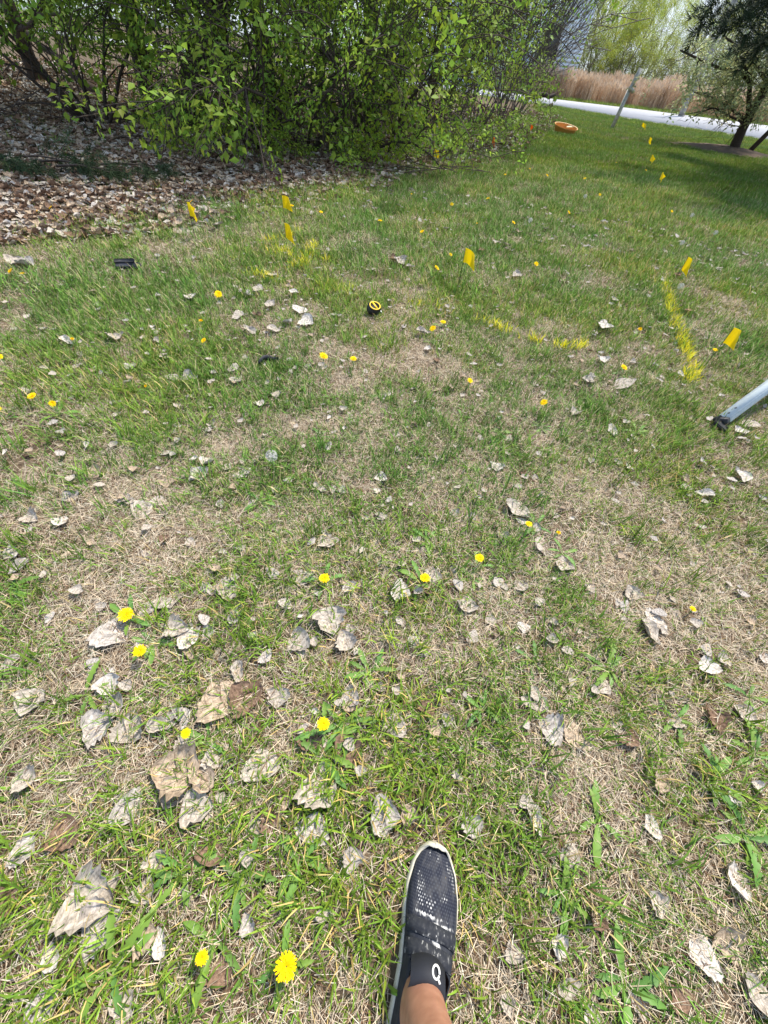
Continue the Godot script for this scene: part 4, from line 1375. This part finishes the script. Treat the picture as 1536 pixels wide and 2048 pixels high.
	person(Vector3(0.207, 0.000, 0.001), (Vector3(0.207, 0.000, 0.001) - Vector3(0.164, 0.000, 0.201)).normalized())

func build_wood(dark: Material, grey: Material, pale: Material) -> void:
	var fresh := Color(0.26, 0.40, 0.05)
	var hedge := "shrubs along the edge of the wood"
	R.seed = 101
	for s in [[-5.419, -8.347, 7, 2.2, "maple", "drooping green leafed shrub left of the leaning trunk", 1, 0.28, 0.75], [-3.088, -8.465, 7, 2.2, "maple", "bright green shrub right of the leaning trunk", 1, 0.28, 0.33], [-2.599, -7.943, 6, 2.0, "small", "small leaved green shrub behind the paired flags", 1, 0.28, 0.33], [-1.952, -8.197, 7, 2.3, "maple", "bright green shrub bulging over the leaf litter", 1, 0.3, 0.33], [-1.255, -8.375, 6, 2.2, "small", "small leaved bright shrub mid hedge", 1, 0.28, 0.33], [-0.751, -9.126, 7, 2.4, "small", "dense green shrub left of the flag at the hedge foot", 1, 0.25, 0.33], [-0.24, -10.811, 7, 2.5, "small", "green shrub directly behind the flag at the hedge foot", 1, 0.2, 0.33], [-10.434, -15.506, 6, 2.4, "maple", "shadowed green shrub over the fallen limb", 0.5, 0.1, 0.75], [-2.967, -9.774, 6, 3, "small", "taller green shrub behind the hedge middle", 0.6, 0.1, 0.33], [-1.81, -11.336, 6, 3, "small", "taller green shrub behind the bright shrub", 0.6, 0.1, 0.33], [-0.565, -14.23, 6, 3.2, "small", "taller olive shrub behind the hedge end", 0.5, 0.05, 0.33], [-5.029, -11.107, 6, 3, "maple", "tall green shrub behind the leaning trunk", 0.5, 0.15, 0.75]]:
		shrub("leafy_shrub", s[5], "shrub", Vector3(s[0], 0, s[1]), s[2], s[3], Vector3(0.1, 0, 0.25) * s[6], dark, s[4], 1, vary(fresh, 0.22, 0.12), hedge, {"out": 0.75, "droop": s[7], "spread": 0.16, "size": 1.3 if s[4] == "maple" else 1.1, "lowest": s[8], "keep": 0.5 if s[0] < -1.9 and s[0] > -5.5 else 0.7, "thin": 0.005})
	R.seed = 102
	for s in [[0.536, -13.511, 10, 3.0, "", "dense bare twig shrub at the middle hedge"], [1.163, -14.577, 11, 2.8, "", "dense grey bare shrub over the orange flag"], [2.075, -16.939, 11, 2.9, "", "tall grey bare shrub left of the logs"], [2.875, -19.599, 10, 3.0, "", "grey bare shrub behind the fallen logs"]]:
		shrub("bare_shrub", s[5], "shrub", Vector3(s[0], 0, s[1]), s[2], s[3], Vector3(0.12, 0, 0.0), grey, "bud", 1, Color(0.17, 0.26, 0.05), hedge, {"out": 0.42, "droop": -0.02, "rad": 0.02, "wild": 0.28, "spread": 0.06, "size": 0.8, "kids": 4, "thin": 0.007, "keep": 0.4})
	R.seed = 103
	for s in [[-9.5, -13, 6.5, "dark trunked tree at the far left of the wood", 0.1, 0, 0.16], [-7.0, -16.5, 7, "slim dark tree deep in the left wood", -0.05, 0, 0.12], [-5.0, -13.2, 7, "leafy tree behind the leaning trunk", 0.15, 0.0, 0.14], [-3.2, -16, 7, "tall leafy tree deep behind the hedge", 0, 0, 0.15], [-1.2, -14.5, 6.5, "leafy tree behind the middle hedge", 0.1, 0, 0.12], [-0.2, -18.2, 7, "tall tree behind the small leaved shrubs", 0.05, 0, 0.13], [0.6, -22, 7, "tall thin tree behind the bare shrubs", 0.05, 0, 0.12], [-8.2, -9.3, 5.5, "dark stemmed tree at the left edge", -0.1, 0, 0.11]]:
		var t := thing("wood_tree", s[3], "tree", Vector3(s[0], 0, s[1]), "trees standing inside the wood")
		var st := begin()
		var tips := []
		limb(st, Vector3(0, -0.1, 0), Vector3(s[4], 1.0, s[5]), s[2], s[6], 3, 0.02, tips, 0.3, 3)
		part("trunk", finish(st, dark), t)
		for b in 4:
			st = begin()
			var a := TAU * b / 4.0 + R.randf()
			limb(st, Vector3(0, 0.8 + 0.5 * b, 0) + Vector3(s[4], 0, s[5]) * (0.8 + 0.5 * b), Vector3(cos(a), 0.2, sin(a)), 2.6, s[6] * 0.35, 2, 0.2, tips, 0.4, 4)
			part("branch", finish(st, dark), t)
		leafage(t, tips, "maple", 1, 0.25, vary(fresh, 0.1, 0.08), 0.25, 1.1, 0.6, 0.8)
	R.seed = 111
	for s in [[-8.4, -8.6, 8.5, "tall tree overhanging the litter at the far left", 0.1, 0.05], [-5.6, -10.6, 8.5, "tall overhanging tree behind the fallen limb", 0.08, 0.1], [-3.4, -11.6, 8, "tall overhanging tree right of the leaning trunk", 0, 0.12], [-1.4, -12.6, 8, "tall overhanging tree behind the hedge middle", 0, 0.1], [-1.4, -16.6, 8, "tall overhanging tree behind the hedge end", 0, 0.05]]:
		var ct := thing("overhanging_tree", s[3], "tree", Vector3(s[0], 0, s[1]), "tall trees overhanging the leaf litter")
		var cs := begin()
		var ctips := []
		limb(cs, Vector3(0, -0.1, 0), Vector3(s[4], 1.0, s[5]), s[2], 0.17, 1, 0.0, [], 0.12, 2)
		part("trunk", finish(cs, dark), ct)
		for b in 16:
			cs = begin()
			var a := b * 2.39996
			var h := s[2] * lerpf(0.38, 0.92, b / 15.0) as float
			limb(cs, Vector3(s[4], 1.0, s[5]).normalized() * h, Vector3(cos(a), 0.3, sin(a)), lerpf(3.6, 1.6, b / 15.0), 0.05, 2, 0.06, ctips, 0.35, 4)
			part("branch", finish(cs, dark), ct)
		leafage(ct, ctips, "maple", 1, 0.3, fresh, 0.25, 1.6, 1.9, 0.9)
	# the leaning trunk among the leaves
	R.seed = 104
	var lt := thing("leaning_tree", "thick dark leaning trunk among the green leaves", "tree", Vector3(-4.126, 0.000, -8.842))
	var st := begin()
	var tips := []
	tube(st, [Vector3(-0.097, -0.089, 0.000), Vector3(0.035, 0.165, 0.000), Vector3(0.270, 0.602, 0.000), Vector3(0.592, 0.957, 0.000), Vector3(0.810, 1.208, 0.000), Vector3(0.962, 1.440, 0.000), Vector3(1.354, 2.408, 0.000)], [0.21, 0.2, 0.18, 0.17, 0.16, 0.14, 0.11], 10)
	part("trunk", finish(st, dark), lt)
	for b in 6:
		st = begin()
		var a := TAU * b / 6.0
		limb(st, Vector3(0.5, 1.3 + 0.3 * b, 0.1), Vector3(cos(a), 0.25, sin(a)), 2.2, 0.05, 2, 0.25, tips, 0.4, 4)
		part("branch", finish(st, dark), lt)
	leafage(lt, tips, "maple", 1, 0.25, fresh, 0.25, 1.0, 0.95, 0.8)
	# fallen limbs
	R.seed = 105
	for f in [[[-7.574, 0.03, -12.198], [-9.023, 0.75, -12.709], 0.11, "dark fallen limb sloping through the left wood"], [[-5.068, 0.06, -10.106], [-5.14, 0.06, -8.638], 0.05, "low fallen limb lying behind the left shrubs"], [[-4.503, 0.04, -5.521], [-3.701, 0.05, -5.067], 0.018, "thin stick lying on the leaf litter"], [[4.19, 0.285, -27.0], [5.488, 0.456, -27.0], 0.13, "upper dark log jutting from the hedge end"], [[4.078, -0.223, -26.6], [5.458, 0.122, -26.6], 0.13, "lower dark log jutting from the hedge end"]]:
		var n := begin()
		var a := Vector3(f[0][0], f[0][1], f[0][2])
		var b := Vector3(f[1][0], f[1][1], f[1][2])
		var pts := []
		var rads := []
		for i in 7:
			var q: Vector3 = a.lerp(b, i / 6.0) - a + rdir() * float(f[2]) * 0.5
			pts.append(q)
			rads.append(f[2] * (1.0 - 0.5 * i / 6.0))
		tube(n, pts, rads, 8)
		for k in 3:
			var q: Vector3 = pts[2 + k]
			tube(n, [q, q + rdir() * 0.25, q + rdir() * 0.3 + (b - a) * 0.12], [f[2] * 0.3, f[2] * 0.2, 0.004], 5)
		var o := part(numbered("fallen_limb"), finish(n, dark), self)
		o.position = a
		tag(o, f[3], "fallen limb", "fallen limbs at the edge of the wood")
	# dark evergreen bough on the leaf litter
	R.seed = 106
	var bough := thing("evergreen_bough", "dark fallen evergreen bough lying on the leaf litter", "bough", Vector3(-4.362, 0.000, -5.280))
	tips = []
	for k in 7:
		st = begin()
		var o := Vector3(-0.8 + 0.26 * k, 0.09, 0.12 * (k % 3))
		limb(st, o, Vector3(0.7, -0.15, 0.45 - 0.1 * k), 0.7, 0.012, 1, 0.6, tips, 0.2, 4)
		part("branch", finish(st, dark), bough)
	leafage(bough, tips, "needles", 2, 0.08, Color(1.5, 1.35, 1.1), 0.3, 0.6, 0.03)
	# ground shoots along the edge of the wood
	R.seed = 107
	for s in [[-4.314, -8.258, "bright seedling below the leaning trunk"], [-1.786, -9.474, "small seedling in the litter under the hedge"], [-1.917, -7.103, "seedling in the litter behind the paired flags"], [-3.079, -6.89, "seedling at the litter between flags"], [-0.718, -7.922, "seedling left of the flag at the hedge foot"], [-0.455, -8.664, "leafy seedling close to the flag at the hedge foot"], [-0.119, -8.707, "seedling right at the hedge foot flag"], [0.829, -10.666, "seedling on the lawn edge below bare twigs"], [1.85, -13.5, "low seedling under the tall bare shrub"], [2.658, -15.637, "low seedling near the small orange flag"], [-1.087, -7.266, "seedling where litter meets lawn"], [1.21, -11.678, "seedling beside the half hidden orange flag"], [3.949, -20.187, "low green weeds under the logs"], [2.281, -14.923, "low weeds left of the small orange flag"], [0.41, -9.845, "low green seedling on the shaded lawn edge"]]:
		shrub("seedling", s[2], "seedling", Vector3(s[0], 0, s[1]), 4, 0.3, Vector3(0, 0, 0.1), dark, "small", 1, vary(fresh, 0.2, 0.1), "leafy seedlings at the lawn's edge", {"out": 0.7, "rad": 0.005, "depth": 1, "spread": 0.06, "size": 0.9, "lowest": 0.03})
	crab_tree(dark)
	pine(dark)
	R.seed = 113
	for s in [[12.852, -54.0, 3.75, "low green thicket at the house corner", 0.8], [14.948, -54.0, 3.25, "low thicket left of the post", 0.85], [17.508, -54.0, 3.25, "low thicket right of the post", 0.8], [19.834, -54.0, 3.0, "grey-green thicket in the middle of the reeds", 0.6], [21.927, -54.0, 3.0, "grey-green thicket left of the utility pole", 0.55], [24.483, -54.0, 3.25, "grey-green thicket right of the utility pole", 0.6], [26.805, -54.0, 3.25, "thicket behind the lawn tree branches", 0.6], [29.127, -54.0, 3.5, "thicket behind the lawn tree trunk", 0.65], [31.911, -54.0, 3.5, "thicket past the right edge trunk", 0.65]]:
		shrub("far_thicket", s[3], "shrub", Vector3(s[0], 0, s[1]), 6, s[2], Vector3.ZERO, pale, "willow", 2, Color(0.42, 0.49, 0.12) * s[4], "low thicket behind the reeds", {"out": 0.8, "rad": 0.04, "spread": 0.4, "size": 0.9, "lowest": 0.3, "droop": 0.02, "thin": 0.012})
	# young trees over the road
	R.seed = 109
	for s in [[15.102, -51.255, 5.24, 1.0, "multi-stemmed yellow-green tree straight behind the wooden post", 5], [10.663, -44.438, 3.95, 0.8, "yellow-green tree beside the pale blue house", 5], [14.42, -55.636, 6.43, 0.95, "tall yellow-green tree left of the wooden post", 5], [21.258, -63.871, 5.54, 1.05, "bright yellow-green tree right of the wooden post", 5], [30.518, -84.084, 5.79, 0.95, "rounded yellow-green tree above the reeds", 5], [44.207, -100.816, 8.07, 0.6, "grey-green thicket tree behind the utility pole", 5], [52.856, -108.047, 8.64, 0.6, "olive thicket tree behind the small lawn tree", 5], [68.487, -125.025, 11.11, 0.65, "olive thicket tree at the right edge", 5], [-34, -62, 8, 0.7, "far green tree at the extreme left beyond the road", 1], [-24, -58, 8, 0.7, "far green tree second from the left beyond the road", 1], [-15, -60, 9, 0.7, "far green tree beyond the road behind the leaning trunk", 1], [-6, -58, 8, 0.7, "far green tree beyond the road behind the middle hedge", 1], [4, -62, 9, 0.7, "far green tree beyond the road left of the house", 1]]:
		var t := thing("young_willow", s[4], "tree", Vector3(s[0], 0, s[1]), "yellow-green trees beyond the road")
		tips = []
		for k in 4:
			st = begin()
			var a := TAU * k / 4.0 + 0.6
			limb(st, Vector3(cos(a), 0, sin(a)) * 0.12, Vector3(cos(a) * 0.24, 1.0, sin(a) * 0.24), s[2], 0.011 * s[2], 2, -0.02, tips, 0.2, 4)
			part("stem", finish(st, pale), t)
		leafage(t, tips, "willow", s[5], 0.06 * s[2], Color(0.46, 0.55, 0.09) * s[3], 0.2, 0.2 * s[2], 0.5)

func crab_tree(dark: Material) -> void:
	R.seed = 120
	var at := Vector3(9.356, 0.000, -17.133)
	var t := thing("crab_apple_tree", "dark-trunked small tree with pale young leaves on the lawn", "tree", at)
	var tips := []
	var st := begin()
	var main := [[[0.15, 0.08], [[9.352, -0.035, -17.133], [9.299, 0.231, -17.133], [9.264, 0.467, -17.133], [9.251, 0.781, -17.133], [9.264, 1.393, -17.133], [9.299, 2.053, -17.133], [9.268, 2.666, -17.133]]], [[0.075, 0.05], [[9.272, 0.7, -17.133], [8.994, 1.062, -17.133], [8.764, 1.381, -17.133]]], [[0.05, 0.02], [[8.764, 1.381, -17.133], [8.371, 1.553, -17.133], [7.836, 1.575, -17.133], [7.111, 1.707, -17.133], [6.657, 1.804, -17.133]]], [[0.035, 0.02], [[8.764, 1.381, -17.133], [8.415, 1.603, -17.133], [8.058, 1.843, -17.133]]], [[0.035, 0.015], [[8.764, 1.381, -17.133], [8.613, 1.736, -17.133], [8.413, 2.044, -17.133]]], [[0.04, 0.015], [[9.218, 0.675, -17.133], [8.775, 0.822, -17.133], [8.064, 1.024, -17.133], [7.531, 1.078, -17.133]]], [[0.035, 0.012], [[9.248, 0.487, -17.133], [9.074, 0.631, -17.133], [8.521, 0.729, -17.133], [8.024, 0.84, -17.133], [7.676, 0.811, -17.133]]], [[0.05, 0.02], [[9.264, 1.393, -17.133], [8.381, 1.851, -17.133], [7.486, 2.125, -17.133]]], [[0.05, 0.02], [[9.297, 1.746, -17.133], [9.812, 1.787, -17.133], [10.614, 1.67, -17.133]]]]
	var k := 0
	for line in main:
		var pts := []
		var rads := []
		var n: int = line[1].size()
		for i in n:
			var q = line[1][i]
			pts.append(Vector3(q[0], q[1], q[2]) - at + Vector3(0, 0, (0.0 if k < 2 else 0.5 * sin(k * 2.3) * i / n)))
			rads.append(lerpf(line[0][0], line[0][1], float(i) / (n - 1)))
		st = begin()
		tube(st, pts, rads, 10 if k < 1 else 7)
		if k < 1:
			part("trunk", finish(st, dark), t)
		else:
			part("branch", finish(st, dark), t)
		if k != 1:
			for i in range(1 if k > 0 else 3, n):
				st = begin()
				for b in 4:
					limb(st, pts[i].lerp(pts[i - 1], R.randf()), rdir() + Vector3(-0.1, 0.25, 0), R.randf_range(0.5, 1.0), 0.014, 1, 0.15, tips, 0.4, 4)
				part("branch", finish(st, dark), t)
		k += 1
	leafage(t, tips, "crab", 1, 0.2, Color(0.46, 0.52, 0.26), 0.25, 1.0, 0.7, 0.8)
	var mul := begin()
	R.seed = 121
	var rings := []
	for q in [[1.25, 0.0], [0.8, 0.05], [0.3, 0.09]]:
		var ring := []
		for i in 24:
			var a := TAU * i / 24.0
			ring.append(Vector3(cos(a) * q[0] * 1.2 * R.randf_range(0.85, 1.15), q[1] + R.randf_range(0.0, 0.03), sin(a) * q[0]))
		rings.append(ring)
	rings.append([])
	for i in 24:
		rings[3].append(Vector3(0, 0.1, 0))
	skin(mul, rings, true)
	var o := part("mulch_mound", finish(mul, tri_mat(noise_tex(0.08, [[0.0, Color(0.06, 0.045, 0.035)], [0.5, Color(0.14, 0.105, 0.08)], [1.0, Color(0.26, 0.21, 0.17)]], 512), 1.2, 1.0, true)), self)
	o.position = at + Vector3(-0.3, 0, 0.1)
	o.set_meta("kind", "structure")
	o.set_meta("label", "bare mulch round the small tree")
	# second slim trunk
	var at2 := Vector3(9.777, 0.000, -17.164)
	var t2 := thing("slim_tree", "slim dark leaning trunk beside the small tree", "tree", at2)
	st = begin()
	tips = []
	tube(st, [Vector3(0, -0.1, 0), Vector3(0.42, 0.75, 0.0), Vector3(0.95, 1.7, 0.0), Vector3(1.4, 2.8, 0.0)], [0.075, 0.065, 0.055, 0.04], 8)
	part("trunk", finish(st, dark), t2)
	for b in 7:
		st = begin()
		limb(st, Vector3(0.7 + 0.1 * b, 1.3 + 0.22 * b, 0), rdir() + Vector3(0.5, 0.3, 0), 1.3, 0.02, 2, 0.1, tips, 0.4, 3)
		part("branch", finish(st, dark), t2)
	leafage(t2, tips, "crab", 1, 0.2, Color(0.46, 0.52, 0.22), 0.25, 1.0, 0.7, 0.6)

func pine(dark: Material) -> void:
	R.seed = 130
	var at := Vector3(9.6, 0, -11.2)
	var t := thing("pine_tree", "dark pine with boughs hanging into the top right corner", "tree", at)
	var st := begin()
	tube(st, [Vector3(0, -0.1, 0), Vector3(0.05, 3, 0), Vector3(0, 6, 0), Vector3(0, 9.0, 0)], [0.24, 0.2, 0.14, 0.03], 10)
	part("trunk", finish(st, dark), t)
	var tips := []
	for b in 34:
		st = begin()
		var h := 2.0 + 6.5 * b / 34.0
		var a := b * 2.39996 + 3.0
		var l := lerpf(3.3, 0.8, pow(b / 34.0, 0.8))
		limb(st, Vector3(0, h, 0), Vector3(cos(a), 0.14, sin(a)), l, 0.05, 2, 0.05, tips, 0.22, 4)
		part("bough", finish(st, dark), t)
	leafage(t, tips, "needles", 6, 0.26, Color(1, 1, 1), 0.3, 1.5, 1.7)
